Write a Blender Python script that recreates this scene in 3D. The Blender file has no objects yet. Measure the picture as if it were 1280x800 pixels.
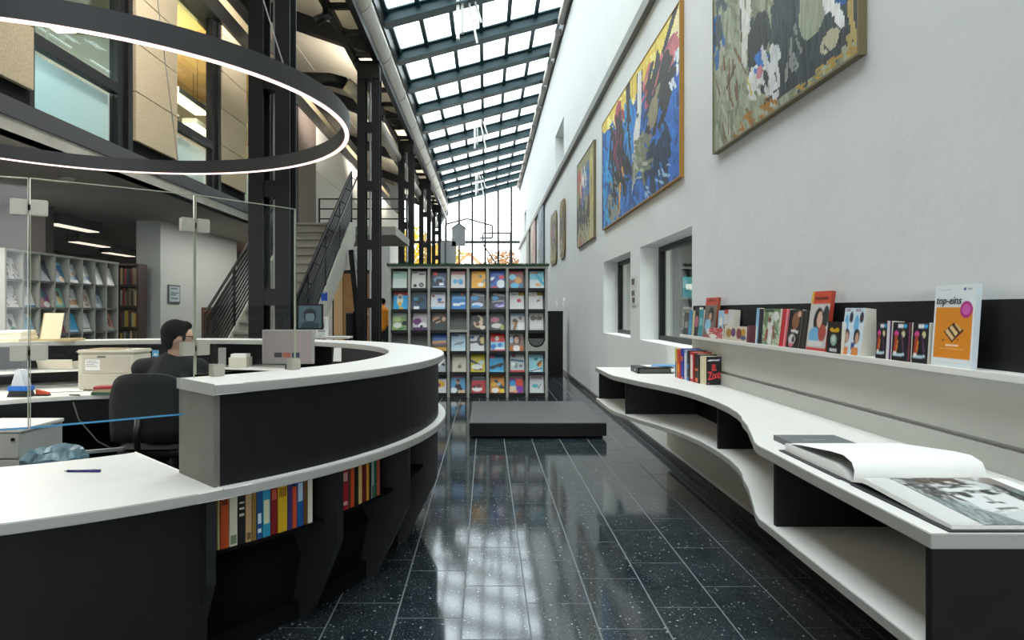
import bpy, bmesh, math, random
import numpy as np
from mathutils import Matrix, Vector

# ------------------------------------------------------------------ camera, sky, exposure
S = bpy.context.scene
COL = S.collection
random.seed(7)
cam_data = bpy.data.cameras.new('camera'); cam = bpy.data.objects.new('camera', cam_data); COL.objects.link(cam)
cam.location = (0, 0, 1.4); cam.rotation_euler = (math.pi/2, 0, 0)
cam_data.sensor_width = 36; cam_data.lens = 850/1280*36
cam_data.shift_x = .025; cam_data.shift_y = -.0094
cam_data.clip_start = .05; cam_data.clip_end = 400
S.camera = cam
S.view_settings.view_transform = 'Standard'; S.view_settings.look = 'None'
S.view_settings.gamma = 1; S.view_settings.use_curve_mapping = False
S.view_settings.exposure = 0.70
S.cycles.max_bounces = 10; S.cycles.diffuse_bounces = 5; S.cycles.transparent_max_bounces = 24
S.cycles.glossy_bounces = 5
S.cycles.sample_clamp_indirect = 8
W = bpy.data.worlds.new('overcast_sky'); S.world = W; W.use_nodes = True
bgn = W.node_tree.nodes['Background']
bgn.inputs[0].default_value = (.95, .98, 1.0, 1); bgn.inputs[1].default_value = 4.0

def lamp(name, kind, loc, energy, col=(1, 1, 1), size=1.0, size_y=None, rot=(0, 0, 0), portal=False):
    d = bpy.data.lights.new(name, kind); d.energy = energy; d.color = col
    if kind == 'AREA':
        d.size = size
        if size_y: d.shape = 'RECTANGLE'; d.size_y = size_y
        if portal: d.cycles.is_portal = True
    o = bpy.data.objects.new(name, d); COL.objects.link(o); o.location = loc; o.rotation_euler = rot
    return o
# portals only guide the sky light through the glazed openings, they emit nothing themselves
lamp('skylight_portal', 'AREA', (-.1, 14, 7.75), 1, size=3.9, size_y=44, rot=(0, -.26, 0), portal=True)
lamp('end_glazing_portal', 'AREA', (-1.3, 35.8, 3.8), 1, size=6, size_y=7.4, rot=(-math.pi/2, 0, 0), portal=True)
lamp('front_glazing_portal', 'AREA', (-1.2, -8.2, 1.9), 1, size=5.6, size_y=3.2, rot=(math.pi/2, 0, 0), portal=True)

# ------------------------------------------------------------------ materials
def lin(c):
    c /= 255.0
    return c/12.92 if c <= .04045 else ((c+.055)/1.055)**2.4
def hexc(h):
    h = h.lstrip('#')
    if len(h) == 3: h = ''.join(a+a for a in h)
    return tuple(lin(int(h[i:i+2], 16)) for i in (0, 2, 4)) + (1.0,)
MATS = {}
def mat(name, col, rough=.5, metal=0, spec=.5, noise=0, nscale=20, bump=0, bscale=60, emit=None, estr=0, coat=0):
    if name in MATS: return MATS[name]
    m = bpy.data.materials.new(name); m.use_nodes = True; nt = m.node_tree; N = nt.nodes; L = nt.links
    b = N['Principled BSDF']
    c = hexc(col) if isinstance(col, str) else col
    b.inputs['Base Color'].default_value = c
    b.inputs['Roughness'].default_value = rough; b.inputs['Metallic'].default_value = metal
    b.inputs['Specular IOR Level'].default_value = spec
    if coat: b.inputs['Coat Weight'].default_value = coat
    if emit:
        b.inputs['Emission Color'].default_value = hexc(emit); b.inputs['Emission Strength'].default_value = estr
    if noise or bump:
        g = N.new('ShaderNodeNewGeometry')
    if noise:
        t = N.new('ShaderNodeTexNoise'); t.inputs['Scale'].default_value = nscale; t.inputs['Detail'].default_value = 5
        L.new(g.outputs['Position'], t.inputs['Vector'])
        mr = N.new('ShaderNodeMapRange'); mr.inputs[1].default_value = .25; mr.inputs[2].default_value = .75
        mr.inputs[3].default_value = 1-noise; mr.inputs[4].default_value = 1+noise
        L.new(t.outputs['Fac'], mr.inputs[0])
        mx = N.new('ShaderNodeMix'); mx.data_type = 'RGBA'; mx.blend_type = 'MULTIPLY'; mx.inputs[0].default_value = 1
        mx.inputs[6].default_value = c; L.new(mr.outputs[0], mx.inputs[7]); L.new(mx.outputs[2], b.inputs['Base Color'])
    if bump:
        t2 = N.new('ShaderNodeTexNoise'); t2.inputs['Scale'].default_value = bscale; t2.inputs['Detail'].default_value = 6
        L.new(g.outputs['Position'], t2.inputs['Vector'])
        bp = N.new('ShaderNodeBump'); bp.inputs['Strength'].default_value = bump; bp.inputs['Distance'].default_value = .01
        L.new(t2.outputs['Fac'], bp.inputs['Height']); L.new(bp.outputs[0], b.inputs['Normal'])
    MATS[name] = m
    return m
def glass_mat(name, tint=(1, 1, 1), ior=1.45, rough=0, extra=0):
    m = bpy.data.materials.new(name); m.use_nodes = True; nt = m.node_tree; N = nt.nodes; L = nt.links
    N.remove(N['Principled BSDF'])
    tr = N.new('ShaderNodeBsdfTransparent'); tr.inputs[0].default_value = (*tint, 1)
    gl = N.new('ShaderNodeBsdfGlossy'); gl.inputs['Roughness'].default_value = rough
    # Schlick reflectance from the angle between view and surface, the same from both sides of the sheet
    ge = N.new('ShaderNodeNewGeometry'); dt = N.new('ShaderNodeVectorMath'); dt.operation = 'DOT_PRODUCT'
    L.new(ge.outputs['Incoming'], dt.inputs[0]); L.new(ge.outputs['Normal'], dt.inputs[1])
    def M_(op, x, y=None):
        n = N.new('ShaderNodeMath'); n.operation = op; L.new(x, n.inputs[0])
        if y is not None: n.inputs[1].default_value = y
        return n.outputs[0]
    f0 = ((ior-1)/(ior+1))**2
    one = N.new('ShaderNodeMath'); one.operation = 'SUBTRACT'; one.inputs[0].default_value = 1; L.new(M_('ABSOLUTE', dt.outputs['Value']), one.inputs[1])
    mx = N.new('ShaderNodeMixShader')
    L.new(M_('ADD', M_('MULTIPLY', M_('POWER', one.outputs[0], 5), 1-f0), f0+extra), mx.inputs[0])
    L.new(tr.outputs[0], mx.inputs[1]); L.new(gl.outputs[0], mx.inputs[2]); L.new(mx.outputs[0], N['Material Output'].inputs[0])
    return m
def print_mat(name, rough=.35, bump=0, noise=0):
    m = bpy.data.materials.new(name); m.use_nodes = True; nt = m.node_tree; N = nt.nodes; L = nt.links
    b = N['Principled BSDF']; b.inputs['Roughness'].default_value = rough
    a = N.new('ShaderNodeAttribute'); a.attribute_name = 'print'
    src = a.outputs['Color']
    if noise:
        g = N.new('ShaderNodeNewGeometry')
        mp = N.new('ShaderNodeMapping'); mp.inputs['Scale'].default_value = (1, 1, .35); L.new(g.outputs['Position'], mp.inputs[0])
        t = N.new('ShaderNodeTexNoise'); t.inputs['Scale'].default_value = 14; t.inputs['Detail'].default_value = 8; t.inputs['Distortion'].default_value = 1.2
        L.new(mp.outputs[0], t.inputs['Vector'])
        mr = N.new('ShaderNodeMapRange'); mr.inputs[1].default_value = .3; mr.inputs[2].default_value = .7; mr.inputs[3].default_value = 1-noise; mr.inputs[4].default_value = 1+noise
        L.new(t.outputs['Fac'], mr.inputs[0])
        mx = N.new('ShaderNodeMix'); mx.data_type = 'RGBA'; mx.blend_type = 'MULTIPLY'; mx.inputs[0].default_value = 1
        L.new(src, mx.inputs[6]); L.new(mr.outputs[0], mx.inputs[7]); src = mx.outputs[2]
        if bump:
            bp = N.new('ShaderNodeBump'); bp.inputs['Strength'].default_value = bump; bp.inputs['Distance'].default_value = .01
            L.new(t.outputs['Fac'], bp.inputs['Height']); L.new(bp.outputs[0], b.inputs['Normal'])
    L.new(src, b.inputs['Base Color'])
    return m

M = dict(
    plaster=mat('white_plaster', '#dfe1e0', .85, noise=.025, nscale=3, bump=.35, bscale=9),
    white_lam=mat('white_laminate', '#e6e4de', .38, noise=.015, nscale=8),
    slab_side=mat('grey_slab_side', '#a3a39d', .5),
    dark_lam=mat('black_laminate', '#161617', .55, noise=.18, nscale=9, spec=.25),
    dark_soft=mat('black_soft', '#0a0a0b', .75, spec=.15),
    grey_pan=mat('grey_panel', '#bcbdb6', .5, noise=.02, nscale=6),
    steel=mat('black_steel', '#08090a', .42, spec=.4),
    teal=mat('teal_steel', '#1b3a40', .45, spec=.4),
    alu=mat('brushed_aluminium', '#b9bab6', .35, metal=.7),
    nickel=mat('satin_nickel', '#b5b1a4', .4, metal=.5),
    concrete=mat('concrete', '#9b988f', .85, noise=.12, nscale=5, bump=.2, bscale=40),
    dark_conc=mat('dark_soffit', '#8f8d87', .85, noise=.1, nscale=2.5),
    acoustic=mat('wood_wool', '#ab9d83', .95, noise=.22, nscale=55, bump=.6, bscale=90),
    ply=mat('beige_board', '#b9b09b', .8, noise=.06, nscale=4),
    duct=mat('galvanised_duct', '#b3ada1', .42, metal=.35, noise=.06, nscale=6),
    grout=mat('grout', '#74797b', .8),
    carpet=mat('dark_carpet', '#2b2a2a', .95, noise=.2, nscale=80),
    turf=mat('artificial_turf', '#27452a', .9, noise=.4, nscale=120),
    rack=mat('rack_grey', '#a3a49c', .5),
    rack_dark=mat('rack_inner', '#161616', .6),
    rack_mid=mat('rack_shelf_grey', '#5c5d58', .55),
    wood=mat('warm_wood', '#a97c48', .5, noise=.15, nscale=6),
    brown=mat('brown_wood', '#3a2014', .5, noise=.2, nscale=7),
    paper=mat('paper', '#f1f0ec', .7),
    cream=mat('cream_plastic', '#d9d2c1', .45),
    grey_pl=mat('grey_plastic', '#a9a8a2', .5),
    black_pl=mat('black_plastic', '#121214', .45),
    fabric=mat('black_fabric', '#0d0e10', .9, noise=.15, nscale=150),
    pages=mat('page_edges', '#ddd7c6', .8, noise=.08, nscale=300),
    led=mat('led_strip', '#ffffff', .5, emit='#ffcfc2', estr=1.15),
    lamp=mat('lamp_diffuser', '#ffffff', .5, emit='#ffe0b0', estr=2.2),
    lamp_cool=mat('lamp_diffuser_cool', '#ffffff', .5, emit='#fff0dc', estr=.7),
    glass=glass_mat('clear_glass', (.95, .97, .965), 1.28),
    roof_glass=glass_mat('roof_glass', (.86, .95, .97), 1.3),
    win_glass=glass_mat('window_glass', (.92, .96, .95), 1.3),
    dark_glass=glass_mat('office_glass', (.78, .88, .88), 1.4),
    printm=print_mat('printed_cover', .32), paint=print_mat('painted_canvas', .55, .6, .22),
)
# dark terrazzo with pale chips
def terrazzo():
    m = bpy.data.materials.new('dark_terrazzo'); m.use_nodes = True; nt = m.node_tree; N = nt.nodes; L = nt.links
    b = N['Principled BSDF']; g = N.new('ShaderNodeNewGeometry')
    def chips(scale, thr, keep):
        v = N.new('ShaderNodeTexVoronoi'); v.inputs['Scale'].default_value = scale; L.new(g.outputs['Position'], v.inputs['Vector'])
        a = N.new('ShaderNodeMath'); a.operation = 'LESS_THAN'; a.inputs[1].default_value = thr; L.new(v.outputs['Distance'], a.inputs[0])
        s = N.new('ShaderNodeSeparateColor'); L.new(v.outputs['Color'], s.inputs[0])
        k = N.new('ShaderNodeMath'); k.operation = 'GREATER_THAN'; k.inputs[1].default_value = keep; L.new(s.outputs[0], k.inputs[0])
        p = N.new('ShaderNodeMath'); p.operation = 'MULTIPLY'; L.new(a.outputs[0], p.inputs[0]); L.new(k.outputs[0], p.inputs[1])
        q = N.new('ShaderNodeMath'); q.operation = 'MULTIPLY'; L.new(p.outputs[0], q.inputs[0]); L.new(s.outputs[1], q.inputs[1])
        return q
    a, c = chips(52, .26, .80), chips(150, .34, .70)
    mx = N.new('ShaderNodeMath'); mx.operation = 'MAXIMUM'
    cs = N.new('ShaderNodeMath'); cs.operation = 'MULTIPLY'; cs.inputs[1].default_value = .45; L.new(c.outputs[0], cs.inputs[0])
    L.new(a.outputs[0], mx.inputs[0]); L.new(cs.outputs[0], mx.inputs[1])
    n = N.new('ShaderNodeTexNoise'); n.inputs['Scale'].default_value = 5; L.new(g.outputs['Position'], n.inputs['Vector'])
    r = N.new('ShaderNodeValToRGB'); L.new(n.outputs['Fac'], r.inputs[0])
    r.color_ramp.elements[0].position = .3; r.color_ramp.elements[0].color = (.014, .020, .025, 1)
    r.color_ramp.elements[1].position = .75; r.color_ramp.elements[1].color = (.032, .043, .051, 1)
    m2 = N.new('ShaderNodeMix'); m2.data_type = 'RGBA'; L.new(mx.outputs[0], m2.inputs[0]); L.new(r.outputs[0], m2.inputs[6]); m2.inputs[7].default_value = (.55, .58, .58, 1)
    L.new(m2.outputs[2], b.inputs['Base Color'])
    b.inputs['Roughness'].default_value = .085; b.inputs['Specular IOR Level'].default_value = .85
    return m
M['terrazzo'] = terrazzo()

# ------------------------------------------------------------------ mesh helpers
class MB:
    def __init__(s): s.v = []; s.f = []; s.m = []; s.mi = 0; s.smooth = []
    def add(s, vs, fs, smooth=False):
        o = len(s.v); s.v += [tuple(p) for p in vs]
        for f in fs: s.f.append(tuple(i+o for i in f)); s.m.append(s.mi); s.smooth.append(smooth)
        return s
    def box(s, x0, x1, y0, y1, z0, z1):
        x0, x1 = min(x0, x1), max(x0, x1); y0, y1 = min(y0, y1), max(y0, y1); z0, z1 = min(z0, z1), max(z0, z1)
        return s.add([(x0,y0,z0),(x1,y0,z0),(x1,y1,z0),(x0,y1,z0),(x0,y0,z1),(x1,y0,z1),(x1,y1,z1),(x0,y1,z1)],
              [(0,3,2,1),(4,5,6,7),(0,1,5,4),(1,2,6,5),(2,3,7,6),(3,0,4,7)])
    def obox(s, c, ux, uy, uz, sx, sy, sz):
        c, ux, uy, uz = Vector(c), Vector(ux).normalized(), Vector(uy).normalized(), Vector(uz).normalized()
        vs = [c+ux*(a*sx/2)+uy*(b*sy/2)+uz*(d*sz/2) for d in (-1,1) for a,b in ((-1,-1),(1,-1),(1,1),(-1,1))]
        return s.add(vs, [(0,3,2,1),(4,5,6,7),(0,1,5,4),(1,2,6,5),(2,3,7,6),(3,0,4,7)])
    def bar(s, p, q, w, h, up=(0,0,1)):
        p, q = Vector(p), Vector(q); d = (q-p); ln = d.length; d.normalize(); up = Vector(up)
        side = d.cross(up)
        if side.length < 1e-4: side = d.cross(Vector((0,1,0)))
        side.normalize(); u2 = side.cross(d)
        return s.obox((p+q)/2, d, side, u2, ln, w, h)
    def prism(s, pts, z0, z1, smooth=False):
        n = len(pts)
        a = sum(pts[i][0]*pts[(i+1)%n][1]-pts[(i+1)%n][0]*pts[i][1] for i in range(n))
        if a < 0: pts = pts[::-1]
        vs = [(x,y,z0) for x,y in pts]+[(x,y,z1) for x,y in pts]
        fs = [tuple(range(n-1,-1,-1)), tuple(range(n,2*n))]
        s.add(vs, fs); o = len(s.v)-2*n
        for i in range(n):
            j = (i+1)%n; s.f.append((o+i,o+j,o+n+j,o+n+i)); s.m.append(s.mi); s.smooth.append(smooth)
        return s
    def extr(s, pts, axis, a, b):
        """polygon in the two other axes (in order x,y,z minus axis), extruded along axis from a to b"""
        n = len(pts)
        def mk(p, t):
            if axis == 'x': return (t, p[0], p[1])
            if axis == 'y': return (p[0], t, p[1])
            return (p[0], p[1], t)
        vs = [mk(p, a) for p in pts]+[mk(p, b) for p in pts]
        fs = [tuple(range(n-1,-1,-1)), tuple(range(n,2*n))]+[(i,(i+1)%n,n+(i+1)%n,n+i) for i in range(n)]
        return s.add(vs, fs)
    def tube(s, path, r, seg=10, caps=True):
        path = [Vector(p) for p in path]; rings = []; n = len(path); prev = None
        for i, p in enumerate(path):
            d = (path[min(i+1,n-1)]-path[max(i-1,0)]).normalized()
            if prev is None:
                a = d.cross(Vector((0,0,1)))
                if a.length < .05: a = d.cross(Vector((0,1,0)))
            else: a = prev-d*prev.dot(d)
            a.normalize(); prev = a; b = d.cross(a); rr = r[i] if isinstance(r, (list,tuple)) else r
            rings.append([p+a*(rr*math.cos(2*math.pi*k/seg))+b*(rr*math.sin(2*math.pi*k/seg)) for k in range(seg)])
        o = len(s.v)
        for rg in rings: s.v += [tuple(q) for q in rg]
        for i in range(n-1):
            for k in range(seg):
                k2 = (k+1)%seg
                s.f.append((o+i*seg+k,o+i*seg+k2,o+(i+1)*seg+k2,o+(i+1)*seg+k)); s.m.append(s.mi); s.smooth.append(True)
        if caps:
            s.f.append(tuple(o+k for k in range(seg-1,-1,-1))); s.m.append(s.mi); s.smooth.append(False)
            s.f.append(tuple(o+(n-1)*seg+k for k in range(seg))); s.m.append(s.mi); s.smooth.append(False)
        return s
    def lathe(s, c, prof, seg=20):
        """profile [(r,z)...] turned about a vertical axis at c"""
        o = len(s.v); n = len(prof)
        for r, z in prof:
            for k in range(seg):
                a = 2*math.pi*k/seg; s.v.append((c[0]+r*math.cos(a), c[1]+r*math.sin(a), c[2]+z))
        for i in range(n-1):
            for k in range(seg):
                k2 = (k+1)%seg; s.f.append((o+i*seg+k,o+i*seg+k2,o+(i+1)*seg+k2,o+(i+1)*seg+k)); s.m.append(s.mi); s.smooth.append(True)
        s.f.append(tuple(o+k for k in range(seg-1,-1,-1))); s.m.append(s.mi); s.smooth.append(False)
        s.f.append(tuple(o+(n-1)*seg+k for k in range(seg))); s.m.append(s.mi); s.smooth.append(False)
        return s
    def ring(s, c, r0, r1, a0, a1, z0, z1, n=48):
        """annular sector slab, angles in degrees"""
        full = abs(a1-a0) >= 359.9
        A = [math.radians(a0+(a1-a0)*i/n) for i in range(n if full else n+1)]
        k = len(A); o = len(s.v)
        for a in A:
            ca, sa = math.cos(a), math.sin(a)
            for r, z in ((r0,z0),(r1,z0),(r1,z1),(r0,z1)): s.v.append((c[0]+r*ca, c[1]+r*sa, z))
        for i in range(k if full else k-1):
            j = (i+1) % k
            for q in range(4):
                q2 = (q+1)%4; s.f.append((o+i*4+q, o+j*4+q, o+j*4+q2, o+i*4+q2)[::-1]); s.m.append(s.mi); s.smooth.append(False)
        if not full:
            s.f.append((o,o+1,o+2,o+3)); s.m.append(s.mi); s.smooth.append(False)
            e = o+(k-1)*4; s.f.append((e+3,e+2,e+1,e)); s.m.append(s.mi); s.smooth.append(False)
        return s
    def mesh(s, name, mats, bevel=0):
        me = bpy.data.meshes.new(name); me.from_pydata(s.v, [], s.f)
        for m in (mats if isinstance(mats, (list,tuple)) else [mats]): me.materials.append(m)
        me.polygons.foreach_set('material_index', s.m); me.polygons.foreach_set('use_smooth', s.smooth)
        me.validate(); me.update()
        if bevel:
            bm = bmesh.new(); bm.from_mesh(me)
            es = [e for e in bm.edges if len(e.link_faces)==2 and e.calc_face_angle(0) > .7]
            bmesh.ops.bevel(bm, geom=es, offset=bevel, segments=2, affect='EDGES', clamp_overlap=True)
            bm.to_mesh(me); bm.free()
        return me

def wmat(o):
    m = o.matrix_basis.copy()
    return wmat(o.parent) @ o.matrix_parent_inverse @ m if o.parent else m
def setparent(o, p, local=False):
    o.parent = p
    if not local: o.matrix_parent_inverse = wmat(p).inverted()
    return o
def tag(o, label=None, cat=None, group=None, kind=None):
    if label: o['label'] = label
    if cat: o['category'] = cat
    if group: o['group'] = group
    if kind: o['kind'] = kind
    return o
def obj(name, mb, mats, parent=None, local=False, bevel=0, label=None):
    me = mb.mesh(name, mats, bevel) if isinstance(mb, MB) else mb
    o = bpy.data.objects.new(name, me); COL.objects.link(o)
    if parent is not None: setparent(o, parent, local)
    if label: o['label'] = label
    return o
def grey_sides(o, m=None):  # side faces of the white slabs get a greyer tone than the tops
    o.data.materials.append(m or M['slab_side']); k = len(o.data.materials)-1
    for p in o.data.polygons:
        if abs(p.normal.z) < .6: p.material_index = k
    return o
def thing(name, label, cat, loc=(0,0,0), rz=0, group=None):
    o = bpy.data.objects.new(name, None); COL.objects.link(o); o.location = loc; o.rotation_euler = (0,0,rz)
    o.empty_display_size = .1
    return tag(o, label, cat, group)
def struct(name, mb, mats, parent=None, label=None, bevel=0):
    o = obj(name, mb, mats, parent, bevel=bevel)
    if parent is None: o['kind'] = 'structure'
    if label: o['label'] = label
    return o
def struct_root(name, loc=(0,0,0), label=None):
    o = bpy.data.objects.new(name, None); COL.objects.link(o); o.location = loc; o['kind'] = 'structure'
    if label: o['label'] = label
    return o
def B(*a): return MB().box(*a)

# ---- flat print: a small raster of colours painted in code and stored per face
def paint(w, h, base, ops, seed=0, blur=0):
    img = np.zeros((h, w, 3), np.float32); img[:] = hexc(base)[:3]
    yy, xx = np.mgrid[0:h, 0:w]; X = (xx+.5)/w; Y = (yy+.5)/h
    rs = np.random.RandomState(seed+11)
    for op in ops:
        c = np.array(hexc(op[-1])[:3]); k = op[0]
        if k == 'r': m = (X >= op[1]) & (X < op[3]) & (Y >= op[2]) & (Y < op[4])
        elif k == 'e': m = ((X-op[1])/op[3])**2+((Y-op[2])/op[4])**2 < 1
        elif k == 's':      # stroke x0,y0,x1,y1,width
            x0,y0,x1,y1,wd = op[1:6]; dx,dy = x1-x0, (y1-y0); L2 = dx*dx+dy*dy+1e-9
            t = np.clip(((X-x0)*dx+(Y-y0)*dy)/L2, 0, 1); m = (X-x0-t*dx)**2+(Y-y0-t*dy)**2 < (wd/2)**2
        elif k == 'p':
            pts = op[1]; m = np.zeros_like(X, bool); n = len(pts)
            for i in range(n):
                (xa,ya),(xb,yb) = pts[i], pts[(i+1)%n]
                if ya == yb: continue
                cnd = ((ya > Y) != (yb > Y)) & (X < (xb-xa)*(Y-ya)/(yb-ya)+xa); m ^= cnd
        elif k == 'n':      # scattered strokes in a box: x0,y0,x1,y1,count,len,width,angle,spread
            x0,y0,x1,y1,cnt,ln,wd,ang,sp = op[1:10]
            m = np.zeros_like(X, bool)
            for _ in range(cnt):
                a = math.radians(ang+rs.uniform(-sp,sp)); px,py = rs.uniform(x0,x1), rs.uniform(y0,y1); l = ln*rs.uniform(.5,1.3)
                dx,dy = math.cos(a)*l, math.sin(a)*l; L2 = dx*dx+dy*dy+1e-9
                t = np.clip(((X-px)*dx+(Y-py)*dy)/L2, 0, 1); m |= (X-px-t*dx)**2+(Y-py-t*dy)**2 < (wd*rs.uniform(.5,1.2)/2)**2
            cc = c*rs.uniform(.8,1.2); img[m] = np.clip(cc,0,1); continue
        img[m] = c
    for _ in range(blur):
        p = np.pad(img, ((1, 1), (1, 1), (0, 0)), 'edge'); img = (p[1:-1, 1:-1]*2+p[:-2, 1:-1]+p[2:, 1:-1]+p[1:-1, :-2]+p[1:-1, 2:])/6
    return img
def print_mesh(name, box, img, face, mats, edge='#e8e6e0'):
    """box (x0,x1,y0,y1,z0,z1); the face '-x' or '-y' or '+z' carries the raster, the rest the edge colour"""
    x0,x1,y0,y1,z0,z1 = box; h, w = img.shape[:2]; vs = []; 
    for j in range(h+1):
        for i in range(w+1):
            u, v = i/w, j/h
            if face == '-y': vs.append((x0+(x1-x0)*u, y0, z1-(z1-z0)*v))
            elif face == '-x': vs.append((x0, y1-(y1-y0)*u, z1-(z1-z0)*v))
            else: vs.append((x0+(x1-x0)*u, y1-(y1-y0)*v, z1))
    fs = [(j*(w+1)+i, (j+1)*(w+1)+i, (j+1)*(w+1)+i+1, j*(w+1)+i+1) for j in range(h) for i in range(w)]
    b = MB().box(*box)
    drop = {'-y': 2, '-x': 5, '+z': 1}[face]
    o = len(vs); vs += b.v; fs2 = [tuple(i+o for i in f) for k, f in enumerate(b.f) if k != drop]
    me = bpy.data.meshes.new(name); me.from_pydata(vs, [], fs+fs2); me.materials.append(mats)
    at = me.attributes.new('print', 'FLOAT_COLOR', 'CORNER')
    cols = np.ones((len(fs)+len(fs2), 4, 4), np.float32)
    cols[:len(fs), :, :3] = img.reshape(-1, 1, 3); cols[len(fs):, :, :3] = hexc(edge)[:3]
    at.data.foreach_set('color', cols.ravel())
    return me
def text(name, s, size, loc, rot, m, parent, align='CENTER', ext=.0006, shear=0):
    c = bpy.data.curves.new(name, 'FONT'); c.body = s; c.size = size; c.align_x = align; c.align_y = 'CENTER'; c.extrude = ext; c.shear = shear
    c.materials.append(m); c.resolution_u = 2
    o = bpy.data.objects.new(name, c); COL.objects.link(o); o.location = loc; o.rotation_euler = rot
    setparent(o, parent); return o
def panel_with_holes(axis, pos0, pos1, u0, u1, v0, v1, holes):
    """wall slab between pos0 and pos1 along axis; u,v = the other two axes; rectangular holes (u0,u1,v0,v1) cut through"""
    us = sorted({u0,u1,*[h[0] for h in holes],*[h[1] for h in holes]}); vs = sorted({v0,v1,*[h[2] for h in holes],*[h[3] for h in holes]})
    def solid(i, j):
        if i < 0 or j < 0 or i >= len(us)-1 or j >= len(vs)-1: return False
        cu, cv = (us[i]+us[i+1])/2, (vs[j]+vs[j+1])/2
        return not any(h[0] < cu < h[1] and h[2] < cv < h[3] for h in holes)
    mb = MB()
    def P(a, u, v): return (a,u,v) if axis == 'x' else (u,a,v) if axis == 'y' else (u,v,a)
    for i in range(len(us)-1):
        for j in range(len(vs)-1):
            if not solid(i,j): continue
            a,b,c,d = us[i],us[i+1],vs[j],vs[j+1]
            mb.add([P(pos0,a,c),P(pos0,b,c),P(pos0,b,d),P(pos0,a,d)], [(0,1,2,3)]); mb.add([P(pos1,a,c),P(pos1,b,c),P(pos1,b,d),P(pos1,a,d)], [(3,2,1,0)])
            if not solid(i-1,j): mb.add([P(pos0,a,c),P(pos1,a,c),P(pos1,a,d),P(pos0,a,d)], [(0,1,2,3)])
            if not solid(i+1,j): mb.add([P(pos0,b,c),P(pos1,b,c),P(pos1,b,d),P(pos0,b,d)], [(3,2,1,0)])
            if not solid(i,j-1): mb.add([P(pos0,a,c),P(pos1,a,c),P(pos1,b,c),P(pos0,b,c)], [(3,2,1,0)])
            if not solid(i,j+1): mb.add([P(pos0,a,d),P(pos1,a,d),P(pos1,b,d),P(pos0,b,d)], [(0,1,2,3)])
    return mb

# ================================================================== THE SETTING
WX = 1.73            # right wall plane
# ---- floor: grout bed with terrazzo tiles, dark carpet on the library side
floor = struct('floor', B(-1.62, WX+.4, -9, 36, -.05, -.0012), M['grout'], label='dark terrazzo tile floor of the hall')
struct('floor_left', B(-12, -1.62, -9, 36, -.05, 0), M['carpet'], label='dark carpet under the desk and the mezzanine')
TW, TL, G0 = .3014, .562, .005
joint = {-3: 3.254, -2: 3.095, -1: 3.454, 0: 3.251, 1: 2.99, 2: 3.208, 3: 3.449}
tile_me = MB().box(-TW/2+G0/2, TW/2-G0/2, G0/2, TL-G0/2, -.03, 0).mesh('floor_tile', M['terrazzo'], bevel=.0015)
far = MB()
for k in range(-6, 6):
    x = .192+TW*(k+.5)
    if x+TW/2 > WX+.02: continue
    y = joint.get(k, 3.0+.137*((k*5) % 4))-4*TL
    while y < 35.4:
        if .9 < y < 11.6 and not (k < -3 and y < 4.5):
            t = bpy.data.objects.new('floor_tile', tile_me); COL.objects.link(t); t.location = (x, y, 0); setparent(t, floor, True)
        else: far.box(x-TW/2+G0/2, x+TW/2-G0/2, y+G0/2, min(y+TL, 35.4)-G0/2, -.03, 0)
        y += TL
fo = obj('far_tiles', far, M['terrazzo'], floor); fo['kind'] = 'stuff'

# ---- right wall with two reveals below and slits above
holes = [(5.72, 7.66, 1.07, 2.11), (8.17, 10.04, 1.07, 2.11), (15.2, 17.1, 4.85, 5.75), (29.5, 31.0, 4.9, 5.8)]
struct('wall_right', panel_with_holes('x', WX, WX+.34, -9, 36, 0, 8.02, holes), M['plaster'], label='long white plastered wall with paintings')
struct('baseboard_right', B(WX-.03, WX, -9, 35.6, 0, .07), M['black_pl'], label='black baseboard along the white wall')
struct('trim_1', B(WX-.07, WX, -9, 35.6, 4.56, 4.69), mat('rail_grey', '#77776f', .5), label='grey picture rail along the white wall')
for n, (a, b, c, d) in enumerate(holes[:2], 1):
    w = struct_root('window_%d' % n, (WX+.25, (a+b)/2, c), 'deep set dark framed window in the white wall, %s the bench' % ('nearer to' if n == 1 else 'farther from'))
    f = MB(); t = .05
    for q in ((a, a+t, c, d), (b-t, b, c, d), (a+t, b-t, c, c+t), (a+t, b-t, d-t, d)): f.box(WX+.21, WX+.28, *q)
    struct('window_frame', f, M['steel'], w)
    struct('pane', B(WX+.24, WX+.25, a+t, b-t, c+t, d-t), M['win_glass'], w)
for n, (a, b, c, d) in enumerate(holes[2:], 3):
    w = struct_root('window_%d' % n, (WX+.3, (a+b)/2, c), 'narrow blind slit high in the white wall')
    struct('pane', B(WX+.30, WX+.33, a, b, c, d), M['grey_pan'], w)
# room seen through the reveals
room = MB(); room.box(4.2, 4.3, 5, 13, 0, 2.8).box(2.07, 4.3, 12.9, 13, 0, 2.8).box(2.07, 4.3, 5, 5.1, 0, 2.8)
struct('wall_beyond', room, mat('greenish_wall', '#b9c0b8', .8), label='pale walls of the room behind the reveals')
struct('ceiling_beyond', B(2.07, 4.3, 5, 13, 2.75, 2.85), M['grey_pan'])
struct('floor_beyond', B(2.13, 4.3, 5, 13, -.05, 0), M['carpet'])
lamp('side_room_light', 'AREA', (3.1, 8.5, 2.7), 75, (1, .97, .9), 1.2, 5)

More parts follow.
